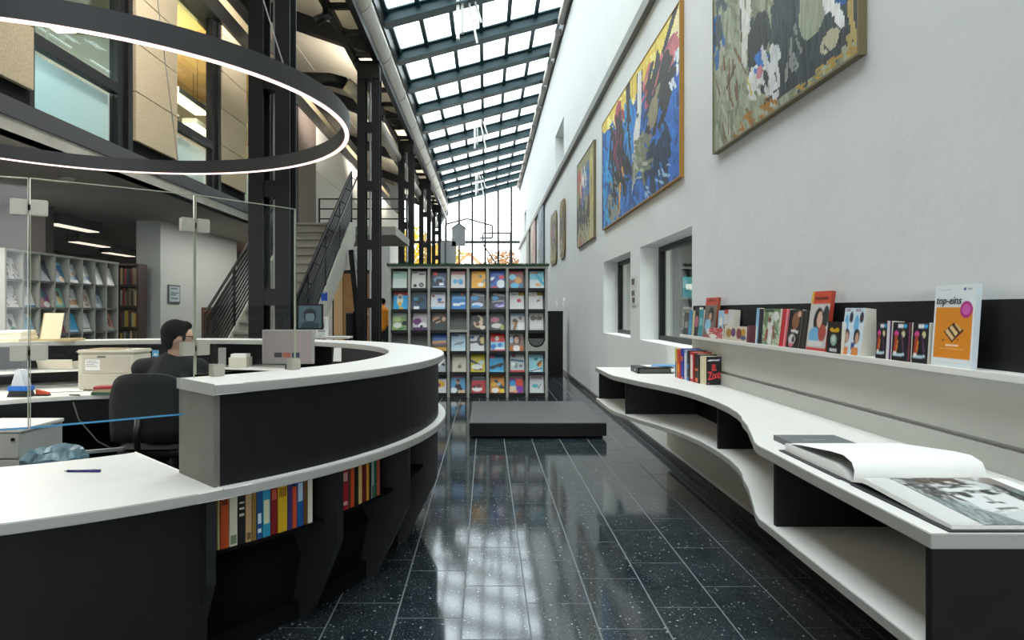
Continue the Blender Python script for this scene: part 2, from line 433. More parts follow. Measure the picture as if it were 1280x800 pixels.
# ---- skylight
SX0, SZ0, SX1, SZ1 = -1.96, 6.92, 1.73, 7.90
sl = (SZ1-SZ0)/(SX1-SX0)
sky = struct_root('window_5', (0, 14, 7.4), 'long sloping glass roof with dark teal rafters')
def slopeZ(x): return SZ0+(x-SX0)*sl
raft = MB()
L_ = math.hypot(SX1-SX0, SZ1-SZ0); ang = math.atan2(SZ1-SZ0, SX1-SX0)
raft.box(0, L_, -.16, .16, 0, .03).box(0, L_, -.05, .05, .03, .22).box(0, L_, -.14, .14, .22, .25)
raft_me = raft.mesh('rafter', M['teal'])
barx = [SX0+.03+i*(SX1-SX0-.06)/6 for i in range(7)]
bar_me = MB().box(-.045, .045, 0, 2.0, -.06, .03).mesh('glazing_bar', M['teal'])
pw = (SX1-SX0-.06)/6
pane_me = MB().add([(-pw/2+.03, .02, -(pw/2-.03)*sl), (pw/2-.03, .02, (pw/2-.03)*sl), (pw/2-.03, 1.98, (pw/2-.03)*sl), (-pw/2+.03, 1.98, -(pw/2-.03)*sl)], [(0,1,2,3)]).mesh('pane', M['roof_glass'])
bay0 = -8.8
nb = 23
for i in range(nb):
    y = bay0+2.0*i
    r = bpy.data.objects.new('rafter', raft_me); COL.objects.link(r); r.location = (SX0, y, SZ0); r.rotation_euler = (0, -ang, 0); setparent(r, sky)
    if i == nb-1: continue
    vis = y > 4.5
    if vis:
        for x in barx:
            o = bpy.data.objects.new('glazing_bar', bar_me); COL.objects.link(o); o.location = (x, y, slopeZ(x)+.24); setparent(o, sky)
        for j in range(6):
            x = (barx[j]+barx[j+1])/2
            o = bpy.data.objects.new('pane', pane_me); COL.objects.link(o); o.location = (x, y, slopeZ(x)+.25); setparent(o, sky)
struct('glazing_bar', (lambda m: [m.box(x-.03, x+.03, -8.8, 3.2, slopeZ(x)+.18, slopeZ(x)+.27) for x in barx] and m)(MB()), M['teal'], sky)
struct('pane', MB().add([(SX0,-8.8,SZ0+.25),(SX1,-8.8,SZ1+.25),(SX1,3.2,SZ1+.25),(SX0,3.2,SZ0+.25)], [(0,1,2,3)]), M['roof_glass'], sky)
struct('trim_2', B(SX0-.14, SX0, -8.8, 35.3, SZ0-.12, SZ0+.3), M['steel'], label='dark steel edge beam under the glass roof')
g = MB()
for i in range(22): g.box(WX-.16, WX-.04, bay0+2*i+.3, bay0+2*i+1.7, SZ1-.22, SZ1-.06)
struct('trim_3', B(WX-.04, WX, -8.8, 35.3, SZ1-.3, SZ1+.05), M['dark_lam'], label='dark strip where the glass roof meets the wall')
gm = struct_root('trim_4', (WX-.1, 14, 7.7), 'pale cable tray segments under the roof edge')
tray_me = MB().box(-.06, .06, 0, 1.4, -.08, .08).mesh('tray_segment', mat('tray_grey', '#b6aea6', .6))
for i in range(6, 22):
    o = bpy.data.objects.new('tray_segment', tray_me); COL.objects.link(o); o.location = (WX-.1, bay0+2*i+.3, SZ1-.16); setparent(o, gm)

# ---- left roof: boards between dark beams, rising to the left
ce = struct_root('ceiling', (-5, 14, 7.5), 'beige board ceiling with dark beams over the mezzanine')
def cz(x): return 6.95+.35*(-2.08-x)
ys = [14.2+5.8*i-23.2 for i in range(9)]
for i in range(len(ys)-1):
    y0, y1 = ys[i]+.12, ys[i+1]-.12
    for x0, x1 in ((-2.08, -4.6), (-4.62, -7.1), (-7.12, -11.5)):
        obj('ceiling_panel', MB().add([(x0,y0,cz(x0)),(x1,y0,cz(x1)),(x1,y1,cz(x1)),(x0,y1,cz(x0)),(x0,y0,cz(x0)+.06),(x1,y0,cz(x1)+.06),(x1,y1,cz(x1)+.06),(x0,y1,cz(x0)+.06)],
            [(0,1,2,3),(7,6,5,4),(0,4,5,1),(1,5,6,2),(2,6,7,3),(3,7,4,0)]), M['ply'], ce)
for y in ys:
    obj('ceiling_beam', MB().extr([(-2.1, cz(-2.1)-.34), (-2.1, cz(-2.1)+.08), (-11.5, cz(-11.5)+.08), (-11.5, cz(-11.5)-.34)], 'y', y-.12, y+.12), M['steel'], ce)

# ---- end facade (glazed) and the wall behind the camera
w4 = struct_root('window_6', (0, 35.5, 0), 'tall glazed end facade with thin dark mullions')
for x in [1.30-.68*i for i in range(9)]:
    obj('mullion', B(x-.05, x+.05, 35.40, 35.56, 0, 7.9 if x > -1.9 else 7.2), M['steel'], w4)
obj('transom', B(-4.3, WX, 35.44, 35.54, 4.90, 5.03), M['steel'], w4)
obj('transom', B(-4.3, WX, 35.44, 35.54, 2.2, 2.3), M['steel'], w4)
xs = [-4.3]+sorted(1.30-.68*i for i in range(9))+[WX]
for a, b in zip(xs[:-1], xs[1:]):
    obj('pane', B(a+.03, b-.03, 35.48, 35.50, 0, 8.2), M['glass'], w4)
struct('wall_back', B(-12, -4.3, 35.4, 35.6, 0, 11), M['plaster'])
wf = panel_with_holes('y', -8.4, -8.2, -12, WX+.34, 0, 11, [(-4.0, 1.6, .3, 3.5)])
struct('wall_front', wf, M['plaster'])
w5 = struct_root('window_7', (-1.2, -8.3, 1), 'entrance glazing behind the camera')
for x in (-4, -2.6, -1.2, .2, 1.6): obj('mullion', B(x-.04, x+.04, -8.35, -8.25, .3, 3.5), M['steel'], w5)
struct('wall_left', B(-11.6, -11.5, -9, 36, 0, 11), mat('brown_wall', '#6b5647', .8))

# ---- mezzanine slab, fascia, upper office facade
FX = -4.27
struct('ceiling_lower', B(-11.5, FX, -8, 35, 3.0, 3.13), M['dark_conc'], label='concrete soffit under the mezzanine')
struct('trim_5', B(FX-.16, FX+.01, -8, 15.5, 3.0, 3.131), M['concrete'], label='pale concrete edge of the mezzanine slab')
struct('trim_6', B(FX-.14, FX+.03, -8, 15.5, 3.131, 3.30), mat('fascia', '#3b3b3e', .5), label='dark steel channel above the slab edge')
struct('trim_7', B(FX-.25, FX-.1, -8, 12.4, 3.30, 3.36), M['dark_soft'])
struct('trim_8', B(FX-.3, FX+.04, -8, 30, 6.02, 6.30), M['steel'], label='dark eaves beam over the upper offices')
struct('trim_9', B(FX-.3, FX, -8, 30, 6.30, 6.50), mat('beige_strip', '#9a8d70', .8), label='beige strip above the eaves beam')
struct('trim_10', B(FX-.3, FX+.02, -8, 30, 6.50, 6.74), M['steel'])
fac = struct_root('wall_upper', (FX, 7, 3.3), 'upper office front with wood wool boards between tall windows')
bl = mat('pleated_blind', '#d2dfe0', .7)
bl_nt = bl.node_tree; bl_t = bl_nt.nodes.new('ShaderNodeBsdfTranslucent'); bl_t.inputs[0].default_value = hexc('#cfe0e2'); bl_mx = bl_nt.nodes.new('ShaderNodeMixShader'); bl_mx.inputs[0].default_value = .3
bl_nt.links.new(bl_nt.nodes['Principled BSDF'].outputs[0], bl_mx.inputs[1]); bl_nt.links.new(bl_t.outputs[0], bl_mx.inputs[2]); bl_nt.links.new(bl_mx.outputs[0], bl_nt.nodes['Material Output'].inputs[0])
def office_window(a, b, lit):
    w = fac
    f = MB()
    for q in ((a, a+.07, 3.30, 6.02), (b-.16, b, 3.30, 6.02), (a+.07, b-.16, 3.95, 4.07), (a+.07, b-.16, 3.30, 3.34)): f.box(FX-.16, FX-.06, *q)
    fr = obj('window_frame', f, M['steel'], w)
    obj('pane', B(FX-.115, FX-.105, a+.07, b-.16, 4.07, 6.02), M['dark_glass'], w)
    obj('pane', B(FX-.115, FX-.105, a+.07, b-.16, 3.34, 3.95), M['win_glass'], w)
    bd = MB(); n = int((b-a-.23)/.055); st = (b-a-.23)/n
    for i in range(n):
        y = a+.07+st*i; bd.add([(FX-.17, y, 3.35), (FX-.23, y+st*.5, 3.35), (FX-.23, y+st*.5, 3.93), (FX-.17, y, 3.93), (FX-.17, y+st, 3.35), (FX-.17, y+st, 3.93)], [(0,3,2,1), (1,2,5,4)])
    obj('blind', bd, bl, w)
    obj('frame_post', B(FX-.16, FX-.02, b, b+.10, 3.30, 6.02), M['steel'], w)
def boards(a, b):
    zs = [3.47, 4.07, 4.67, 5.27, 5.87, 6.02]
    for z0, z1 in zip(zs[:-1], zs[1:]):
        obj('acoustic_board', B(FX-.05, FX, a, b, z0+.004, z1-.004), M['acoustic'], fac, bevel=.004)
    obj('backing_panel', B(FX-.14, FX-.06, a-.03, b+.03, 3.30, 6.02), M['dark_soft'], fac)
boards(2.2, 3.3); office_window(3.33, 5.25, 0); boards(5.35, 6.42); office_window(6.45, 8.15, 0); boards(8.29, 9.40); office_window(9.43, 10.9, 1); boards(11.0, 12.1); office_window(12.13, 13.6, 1)
# office interior
struct('wall_office', (lambda m: m.box(-8.4, -8.3, -8, 15, 3.13, 6.6).box(-8.4, FX-.4, 8.85, 8.95, 3.13, 6.4).box(-8.4, FX-.4, 14.9, 15, 3.13, 6.6))(MB()), mat('office_wall', '#a59b8a', .8))
struct('ceiling_office', B(-8.4, FX-.3, -8, 15, 5.95, 6.0), mat('office_ceiling', '#caa36c', .6))
for (x, y) in ((-5.1, 10.0), (-5.1, 11.6), (-5.6, 13.4), (-5.3, 6.3), (-5.3, 8.0)):
    t = thing('pendant_light', 'glowing linear light in the upper office, %s' % {10.0: 'behind the narrow window', 11.6: 'deeper behind the narrow window', 13.4: 'beside the dark column', 6.3: 'above the near blind', 8.0: 'at the far end of the wide window'}[y], 'lamp', (x, y, 4.9), group='upper office lights')
    obj('housing', B(x-.13, x+.13, y-.6, y+.6, 4.93, 5.02), M['grey_pl'], t); obj('diffuser', B(x-.12, x+.12, y-.59, y+.59, 4.90, 4.93), M['lamp'], t)
    for s in (-.4, .4): obj('suspension_wire', MB().tube([(x, y+s, 5.02), (x, y+s, 5.95)], .004, 5), M['steel'], t)
lamp('office_fill', 'POINT', (-5.4, 10.9, 5.15), 170, (1, .76, .48)); lamp('office_fill_low', 'POINT', (-5.2, 12.6, 4.6), 60, (1, .8, .55))  # point lights without fixtures, added to brighten the office ceiling
lamp('office_fill_near', 'POINT', (-5.9, 6.6, 4.3), 130, (.78, .95, 1))  # unseen point light added behind the near blinds to brighten them
# upper wall past the offices
struct('trim_11', B(FX-.1, FX+.0, 13.7, 15.4, 3.2, 6.02), M['dark_lam'])
struct('door_1', B(FX-.1, FX+.01, 15.4, 17.0, 3.2, 6.02), mat('pinkish_board', '#65584f', .7), label='brownish cladding at the top of the stairs')
uw = struct_root('wall_upper_far', (FX, 20, 3.2), 'pale upper wall beyond the stair head')
for a, b in ((17.0, 20.5), (20.51, 24.0), (24.01, 27.5), (27.51, 35)):
    obj('wall_board', B(FX-.1, FX, a, b, 3.0, 4.88), mat('pale_wall', '#cfcbc0', .8), uw); obj('wall_board', B(FX-.1, FX, a, b, 4.89, 6.02), MATS['pale_wall'], uw)
# under the mezzanine
struct('wall_inner', B(-6.23, -5.8, 12.1, 15.8, 0, 3.0), mat('pale_grey_wall', '#b9bcb8', .75), label='pale grey wall block with a framed notice')
struct('wall_library', B(-11.5, -4.3, 19.9, 20, 0, 3.0), mat('library_wall', '#7a6350', .8))
struct('trim_12', B(-9.5, -6.68, 10.3, 10.5, 0, 3.0), mat('bulkhead_brown', '#1f130e', .7))
dd = struct_root('door_2', (-6.2, 18.4, 0), 'lit warm wood doors under the mezzanine')
for x0, x1 in ((-6.6, -5.75), (-5.73, -4.9)): obj('door_leaf', B(x0, x1, 18.4, 18.46, 0, 2.45), mat('lit_wood', '#c98f5a', .5), dd)
d3 = struct_root('door_3', (-3.4, 17.6, 0), 'warm wood doors seen under the stair')
for i, (x0, x1) in enumerate(((-3.95, -3.72), (-3.70, -3.0))): obj('door_leaf', B(x0, x1, 17.6, 17.66, 0, 2.35), [mat('pale_wood', '#d8b98a', .5), M['wood']][i], d3)
obj('door_frame', B(-4.0, -2.95, 17.66, 17.72, 0, 2.45), M['steel'], d3)
struct('wall_lobby', B(-4.2, -2.9, 17.8, 17.95, 0, 3.05), M['plaster'])
lamp('library_light', 'AREA', (-7.6, 8.0, 2.95), 130, (1, .95, .9), 3.0, 4); lamp('stair_side_fill', 'AREA', (-4.75, 13.6, 2.97), 36, (1, .97, .92), .5, 4)  # stair side area light has no fixture, added to brighten the pale wall block
lamp('library_light_far', 'AREA', (-5.4, 17.6, 2.95), 40, (1, .85, .65), 1.0, 1.0)
lamp('desk_area_light', 'AREA', (-5.3, 5.2, 2.95), 110, (1, .95, .88), 1.2, 5)
# walkway at the stair head
struct('floor_walkway', B(FX, -1.95, 14.6, 17.2, 3.02, 3.2), M['concrete'], label='concrete walkway slab at the stair head')

ORDW = ['first', 'second', 'third', 'fourth', 'fifth', 'sixth', 'seventh', 'eighth']
# ---- paired steel columns
for i, y in enumerate((7.0, 12.8, 18.7, 24.4, 30.1, 1.2, -4.6)):
    lab = ['black paired steel column rising just behind the desk', 'black paired steel column to the right of the stairs', 'first thin column past the stairs', 'second thin column past the stairs', 'farthest thin column before the glazed end', 'column behind the camera', 'column far behind the camera'][i]
    c = struct_root('column', (-2.2, y, 0), lab)
    for sx in (-1, 1):
        x = -2.2+sx*.135
        m = MB().box(x-.075, x+.075, y-.12, y-.105, 0, 6.0).box(x-.075, x+.075, y+.105, y+.12, 0, 6.0).box(x-.012 if sx > 0 else x-.02, x+.02, y-.105, y+.105, 0, 6.0)
        obj('column_profile', m, M['steel'], c)
    for z in [.35+1.1*k for k in range(6)]:
        obj('batten', B(-2.275, -2.125, y-.10, y+.10, z, z+.17), M['steel'], c)
    obj('capital', MB().box(-2.46, -1.98, y-.2, y+.2, 6.0, 6.03).box(-2.40, -2.0, y-.15, y+.15, 5.72, 6.0), M['steel'], c)
    obj('spacer_strip', MB().box(-2.215, -2.185, y+.06, y+.10, .1, 5.9), M['alu'], c)
tr = struct_root('trim_13', (-2.3, 14, 6.1), 'ladder truss carried on the columns')
for x in (-2.46, -2.06): obj('chord', B(x-.05, x+.05, -8, 35, 6.03, 6.16), M['steel'], tr)
for k in range(43): obj('rung', B(-2.41, -2.11, -7.5+k-.04, -7.5+k+.04, 6.05, 6.14), M['steel'], tr)
# ---- added spotlights on the truss: four to brighten the office front, four the boards
for i, (y, d, e) in enumerate(((-2.0, 0, 170), (1.0, 0, 170), (4.0, 0, 170), (7.6, 0, 230), (10.4, 1, 300), (15.8, 1, 280), (21.6, 1, 280), (27.4, 1, 240))):
    t = thing('added_spotlight', 'added black truss spotlight, %s along the row' % ORDW[i], 'lamp', (-2.46, y, 5.9), group='added truss spotlights')
    obj('clamp', B(-2.50, -2.42, y-.03, y+.03, 5.92, 6.03), M['steel'], t); obj('head', MB().tube([(-2.40, y, 5.94), (-2.62, y, 5.82)], .07, 12), M['steel'], t)
    l = lamp('spot', 'SPOT', (-2.72, y, 5.86), e, (1, .95, .88)); l.data.spot_size = 2.6; l.data.spot_blend = .8; l.data.shadow_soft_size = .08
    l.rotation_euler = Vector((-1, .25, -.45) if not d else (-.8, .3, .75)).to_track_quat('-Z', 'Y').to_euler()

# ================================================================== RECEPTION DESK
DC = (-2.72, 4.24); RO = 2.46
def pol(r, a, z=None):
    a = math.radians(a); p = (DC[0]+r*math.cos(a), DC[1]+r*math.sin(a))
    return p if z is None else (*p, z)
desk = thing('reception_desk', 'round black reception desk with white upper and lower counter tops', 'desk', (DC[0], DC[1], 0))
A0, A1 = -45, 200
grey_sides(obj('upper_counter', MB().ring(DC, 2.09, RO-.01, A0-.4, A1, 1.088, 1.126, 90), M['white_lam'], desk, label='white upper counter top', bevel=.003))
grey_sides(obj('lower_counter', MB().ring(DC, 1.53, RO, -152, A0+.3, .702, .74, 50), M['white_lam'], desk, label='white low counter top', bevel=.003))
grey_sides(obj('counter_ledge', MB().ring(DC, 2.06, RO, A0+.3, A1, .702, .74, 90), M['white_lam'], desk, bevel=.003))
obj('upper_panel', MB().ring(DC, 2.385, 2.415, A0+.3, A1, .74, 1.088, 90), M['dark_lam'], desk)
obj('end_panel', MB().obox((*pol(2.25, A0+.2), .914), (math.cos(math.radians(A0)), math.sin(math.radians(A0)), 0), (-math.sin(math.radians(A0)), math.cos(math.radians(A0)), 0), (0,0,1), .335, .022, .348), mat('end_panel_grey', '#6a6960', .6, noise=.12, nscale=8), desk, label='grey end panel')  # end panel in a paler grey than the black desk front
obj('lower_panel', MB().ring(DC, 2.36, 2.38, -152, A0-.3, .08, .702, 50), M['dark_lam'], desk)
obj('plinth', MB().ring(DC, 2.15, 2.19, -152, A1, 0, .08, 100), M['dark_soft'], desk)
for a in (-66, -90): obj('panel_joint', MB().obox((*pol(2.38, a), .39), (math.cos(math.radians(a)), math.sin(math.radians(a)), 0), (-math.sin(math.radians(a)), math.cos(math.radians(a)), 0), (0,0,1), .006, .012, .62), M['dark_soft'], desk)
fin_prof = [(2.05, .702), (2.425, .702), (2.425, .385), (2.235, .0), (2.05, 0)]
for a in (-45.4, -31, -17, -3.2, 11, 25, 39, 53):
    ca, sa = math.cos(math.radians(a)), math.sin(math.radians(a)); m = MB(); t = .018; n = len(fin_prof)
    vs = [(DC[0]+r*ca-s*t*sa*-1*-1, DC[1]+r*sa+s*t*ca, z) for s in (-1, 1) for r, z in fin_prof]
    m.add(vs, [tuple(range(n-1,-1,-1)), tuple(range(n, 2*n))]+[(i, (i+1)%n, n+(i+1)%n, n+i) for i in range(n)])
    obj('support_fin', m, mat('fin_black', '#18191a', .5), desk)
obj('book_shelf', MB().ring(DC, 2.06, 2.345, A0, 70, .463, .475, 50), M['dark_soft'], desk)
obj('shelf_back', MB().ring(DC, 2.06, 2.08, A0, A1, .08, .702, 90), M['dark_soft'], desk)
def cone_panel(prof, a0, a1, n=50):
    m = MB(); k = len(prof)
    for i in range(n+1):
        a = math.radians(a0+(a1-a0)*i/n); m.v += [(DC[0]+r*math.cos(a), DC[1]+r*math.sin(a), z) for r, z in prof]
    for i in range(n):
        for q in range(k-1): m.f.append((i*k+q, (i+1)*k+q, (i+1)*k+q+1, i*k+q+1)); m.m.append(0); m.smooth.append(False)
    return m
obj('sloped_panel', cone_panel([(2.14, .02), (2.20, .30), (2.10, .46)], A0, 70), M['dark_soft'], desk)
obj('inner_panel', MB().ring(DC, 2.095, 2.115, A0+.5, 48, .74, 1.088, 50), M['dark_lam'], desk)
obj('inner_shelf', MB().ring(DC, 1.98, 2.385, 60, 170, .862, .88, 60), M['white_lam'], desk, label='white shelf inside the desk ring')
obj('inner_worktop', MB().ring(DC, 1.28, 2.07, 38, 215, .688, .722, 70), M['white_lam'], desk, label='white worktop inside the ring', bevel=.003)
obj('inner_worktop', MB().ring(DC, 1.45, 2.09, 4, 37, .688, .722, 30), M['white_lam'], desk)
obj('worktop_apron', MB().ring(DC, 1.75, 1.77, 38, 215, .1, .688, 60), M['dark_soft'], desk)
for a in (62, 84, 106, 128, 150): obj('shelf_divider', MB().obox((*pol(2.22, a), .905), (math.cos(math.radians(a)), math.sin(math.radians(a)), 0), (-math.sin(math.radians(a)), math.cos(math.radians(a)), 0), (0,0,1), .32, .02, .366), M['dark_lam'], desk)

# books between the fins, spines outward
def book_mesh(t, d, h, col, rnd=0):
    """spine on -y, thickness along x, height z; colours in cover / page slots"""
    m = MB(); c = .003
    m.box(-t/2, -t/2+c, 0, d, 0, h).box(t/2-c, t/2, 0, d, 0, h).box(-t/2+c, t/2-c, 0, c, 0, h)
    m.mi = 1; m.box(-t/2+c, t/2-c, c, d-.004, .003, h-.003); m.mi = 0
    return m.mesh('book', [mat('cover_'+col.strip('#'), col, .45), M['pages']])
def desk_book(a, t, h, col, label, group, mark=None):
    p = pol(2.335, a); o = obj('book', book_mesh(t, .15, h, col), None)
    o.location = (*p, .475); o.rotation_euler = (0, 0, math.radians(a+90)); tag(o, label, 'book', group)
    if mark:
        for z0, z1 in mark[1]: obj('spine_print', B(-t/2+.004, t/2-.004, -.0008, 0, h*z0, h*z1), mat('print_'+mark[0].strip('#'), mark[0], .5), o, True)
    return o
ORD = ['first', 'second', 'third', 'fourth', 'fifth', 'sixth', 'seventh', 'eighth', 'ninth', 'tenth', 'eleventh', 'twelfth', 'thirteenth', 'fourteenth', 'fifteenth', 'sixteenth']
def bay(specs, a0, name):
    r = 2.335; a = a0
    for i, (t, h, col, cn, mk) in enumerate(specs):
        da = math.degrees(t/r); a += da/2
        desk_book(a, t*.94, h, col, '%s book, %s from the left in the %s bay under the counter' % (cn, ORD[i], name), 'books in the %s bay of the desk' % name, mk)
        a += da/2+.06
bay([(.010,.20,'#c9b27a','narrow tan',None),(.034,.215,'#c8501f','bright orange',('#7d2f10',((.78,.95),))),(.034,.215,'#cfccb4','pale cream',('#6d7a58',((.04,.2),))),(.030,.20,'#1b1a1a','black',('#c9c5b8',((.55,.60),(.68,.72),(.8,.83)))),
     (.026,.205,'#b79a70','tan',('#6b5130',((.05,.18),))),(.018,.195,'#8a6c33','golden brown',None),(.024,.205,'#1f4f86','dark blue',('#d5e2ea',((.12,.2),(.3,.5)))),(.036,.215,'#2f93b5','turquoise blue',('#d7d9b2',((.25,.7),))),
     (.032,.205,'#7c1a1a','dark red',('#c0583a',((.7,.9),))),(.046,.195,'#d3ab1d','bright yellow',('#9a6d12',((.75,.95),))),(.022,.19,'#40306b','purple',None),(.022,.175,'#c95231','coral red',None),(.034,.195,'#1c5795','blue and white',('#b8cfe0',((.55,.95),))),
     (.020,.19,'#6e4a28','brown',None),(.026,.195,'#e0dfcd','off white',None)], -43.9, 'left')
bay([(.024,.195,'#5d8f87','grey green',None),(.022,.19,'#9a9a8c','grey',('#b56a3d',((.6,.75),))),(.052,.215,'#b01a25','bright red',('#e8b0b0',((.1,.18),(.62,.8)))),(.016,.19,'#5c3a2a','dark brown',None),(.026,.195,'#d9551f','orange',None),
     (.030,.20,'#141414','black',None),(.026,.195,'#d8b673','straw yellow',None),(.034,.205,'#5f1719','wine red',None),(.022,.20,'#c88f26','amber',None),(.018,.18,'#1b1b1c','slim black',None),
     (.022,.20,'#8fa7a3','pale teal',('#22553a',((.0,.3),))),(.024,.19,'#1d5b3d','green',None),(.028,.185,'#b05238','rust red',None)], -29.8, 'middle')
bay([(.020,.19,'#8d2a25','red brown',None),(.034,.205,'#cfcdb8','cream',None),(.022,.185,'#2c5a4e','dark green',None),(.020,.19,'#8d1f2c','crimson',None),(.016,.185,'#8b6a3c','ochre',None)], -15.8, 'right')

# glass screen
scr = thing('glass_screen', 'clear glass screen in flat panes clamped along the low counter of the desk', 'screen', (*pol(2.12, -52), .985))
edge = mat('glass_edge', '#a9ad98', .2, spec=.8); edge_b = mat('glass_edge_sky_tint', '#3b86b4', .15, spec=.9)  # lower glass edge coloured blue for the sky it reflects
seg = [(-90, -74.5, .985), (-74.5, -59, .985), (-59, -43.9, .985), (-43.9, -30.6, 1.14)]
for a, b, z0 in seg:
    p, q = Vector((*pol(2.13, a+.08), 0)), Vector((*pol(2.13, b-.08), 0)); d = (q-p).normalized(); n = Vector((d.y, -d.x, 0))
    c = (p+q)/2
    g = obj('pane', MB().obox((c.x, c.y, (z0+1.867)/2), d, n, (0,0,1), (q-p).length, .010, 1.867-z0), M['glass'], scr)
    em = MB().bar((p.x, p.y, 1.870), (q.x, q.y, 1.869), .010, .003)
    for e in (p, q): em.obox((e.x, e.y, (z0+1.867)/2), d, n, (0,0,1), .0025, .0105, 1.867-z0)
    obj('pane_edge', em, edge, g)
    if z0 < 1: obj('lower_edge', MB().bar((p.x, p.y, z0-.002), (q.x, q.y, z0-.002), .011, .006), edge_b, g)
for a, zs in ((-74.5, (1.25, 1.765)), (-59, (1.25, 1.765)), (-43.9, (1.245, 1.745))):
    for z in zs:
        for s in (-1, 1):
            p = pol(2.13, a+s*.82); tt = Vector((-math.sin(math.radians(a)), math.cos(math.radians(a)), 0)); nn = Vector((math.cos(math.radians(a)), math.sin(math.radians(a)), 0))
            obj('clamp', MB().obox((*p, z), tt, nn, (0,0,1), .052, .034, .056), M['nickel'], scr, bevel=.003)
        obj('clamp_pin', MB().obox((*pol(2.13, a), z), (1,0,0), (0,1,0), (0,0,1), .016, .016, .02), M['black_pl'], scr)
for a in (-41.4, -30.9):
    tt = Vector((-math.sin(math.radians(a)), math.cos(math.radians(a)), 0)); nn = Vector((math.cos(math.radians(a)), math.sin(math.radians(a)), 0))
    obj('foot_clamp', MB().obox((*pol(2.13, a), 1.151), tt, nn, (0,0,1), .052, .042, .05), M['nickel'], scr, bevel=.003)

# ring lamp over the desk
RC = (-2.61, 4.42)
ringl = thing('ring_lamp', 'large black ring pendant with a glowing pinkish white strip over the desk', 'lamp', (*RC, 2.62))
obj('ring_body', MB().ring(RC, 1.645, 1.69, 0, 360, 2.626, 2.735, 120), mat('ring_black', '#2c2c2e', .45), ringl)
obj('light_strip', MB().ring(RC, 1.656, 1.683, 0, 360, 2.618, 2.627, 120), M['led'], ringl)
w = MB()
for a in (-25, 95, 215):
    p = (RC[0]+1.66*math.cos(math.radians(a)), RC[1]+1.66*math.sin(math.radians(a)), 2.73); w.tube([p, (RC[0], RC[1], 7.13)], .004, 6)
obj('suspension_cable', w, mat('cable_grey', '#b5b2ab', .5), ringl)
obj('ceiling_rose', MB().lathe((RC[0], RC[1], 7.05), [(.08, 0), (.08, .12)], 16), M['steel'], ringl)

# ================================================================== BENCH ON THE RIGHT
prof = [(1.075, 1.645), (1.08, 2.3), (1.086, 2.60), (1.086, 2.72), (1.10, 2.79), (1.135, 2.90), (1.18, 3.046), (1.225, 3.19), (1.262, 3.35), (1.30, 3.47), (1.328, 3.60), (1.355, 3.806), (1.366, 4.06), (1.357, 4.34), (1.335, 4.52), (1.305, 4.70), (1.24, 4.93), (1.163, 5.175), (1.105, 5.40), (1.055, 5.60), (1.04, 5.75), (1.035, 6.46)]
bench = thing('wall_bench', 'long white topped wall counter with black open shelves and a curved front edge', 'counter', (1.4, 4, .53))
grey_sides(obj('counter_top', MB().prism(prof+[(WX-.005, 6.46), (WX-.005, 1.645)], .822, .86), M['white_lam'], bench, bevel=.002))
def inset(d): return [(x+d, y) for x, y in prof]
grey_sides(obj('lower_shelf', MB().prism(inset(.005)+[(WX-.005, 6.46), (WX-.005, 1.645)], .535, .567), M['white_lam'], bench, bevel=.002))
obj('back_panel', B(WX-.04, WX-.005, 1.68, 6.44, .567, .822), M['dark_soft'], bench)
def fx(y):
    for (xa, ya), (xb, yb) in zip(prof[:-1], prof[1:]):
        if ya <= y <= yb: return xa+(xb-xa)*(y-ya)/(yb-ya)
    return 1.08
for y in (2.63, 4.10, 5.47, 6.43):
    obj('divider', B(fx(y)+.03, WX-.04, y-.012, y+.012, .567, .822), M['dark_lam'], bench)
obj('end_panel', B(1.08, WX-.005, 1.648, 1.672, .30, .822), M['dark_lam'], bench, label='black end panel')
obj('end_panel', B(1.50, WX-.005, 1.672, 2.2, .30, .535), M['grey_pan'], bench)
obj('shaded_wall_panel', B(WX-.03, WX-.005, 2.2, 6.4, .12, .535), mat('shaded_beige', '#c2bfb2', .6), bench)  # stands for the white wall here, its shade put into the beige
# wall panels and narrow display shelf
disp = thing('display_shelf', 'narrow white display shelf with black backboard and grey panels on the white wall', 'shelf', (1.68, 3.6, 1.19))
obj('backboard', B(WX-.022, WX-.004, 1.645, 5.62, 1.20, 1.437), M['dark_lam'], disp, label='black backboard')
obj('shelf_board', B(WX-.105, WX-.004, 1.645, 5.72, 1.176, 1.20), M['white_lam'], disp, bevel=.002)
obj('wall_panel', B(WX-.028, WX-.004, 1.645, 5.62, .962, 1.176), M['grey_pan'], disp, label='grey wall panel')
obj('wall_panel', B(WX-.034, WX-.004, 1.645, 5.62, .861, .945), M['grey_pan'], disp, label='low grey upstand')

# ================================================================== PRINTED MATTER
def mag(name, w, h, t, img, label, cat, group, loc, rz, tilt, edge_c='#e8e6e0'):
    me = print_mesh(name, (-w/2, w/2, 0, t, 0, h), img, '-y', M['printm'], edge_c)
    o = obj(name, me, None); o.location = loc; o.rotation_euler = (-tilt, 0, rz); tag(o, label, cat, group); return o

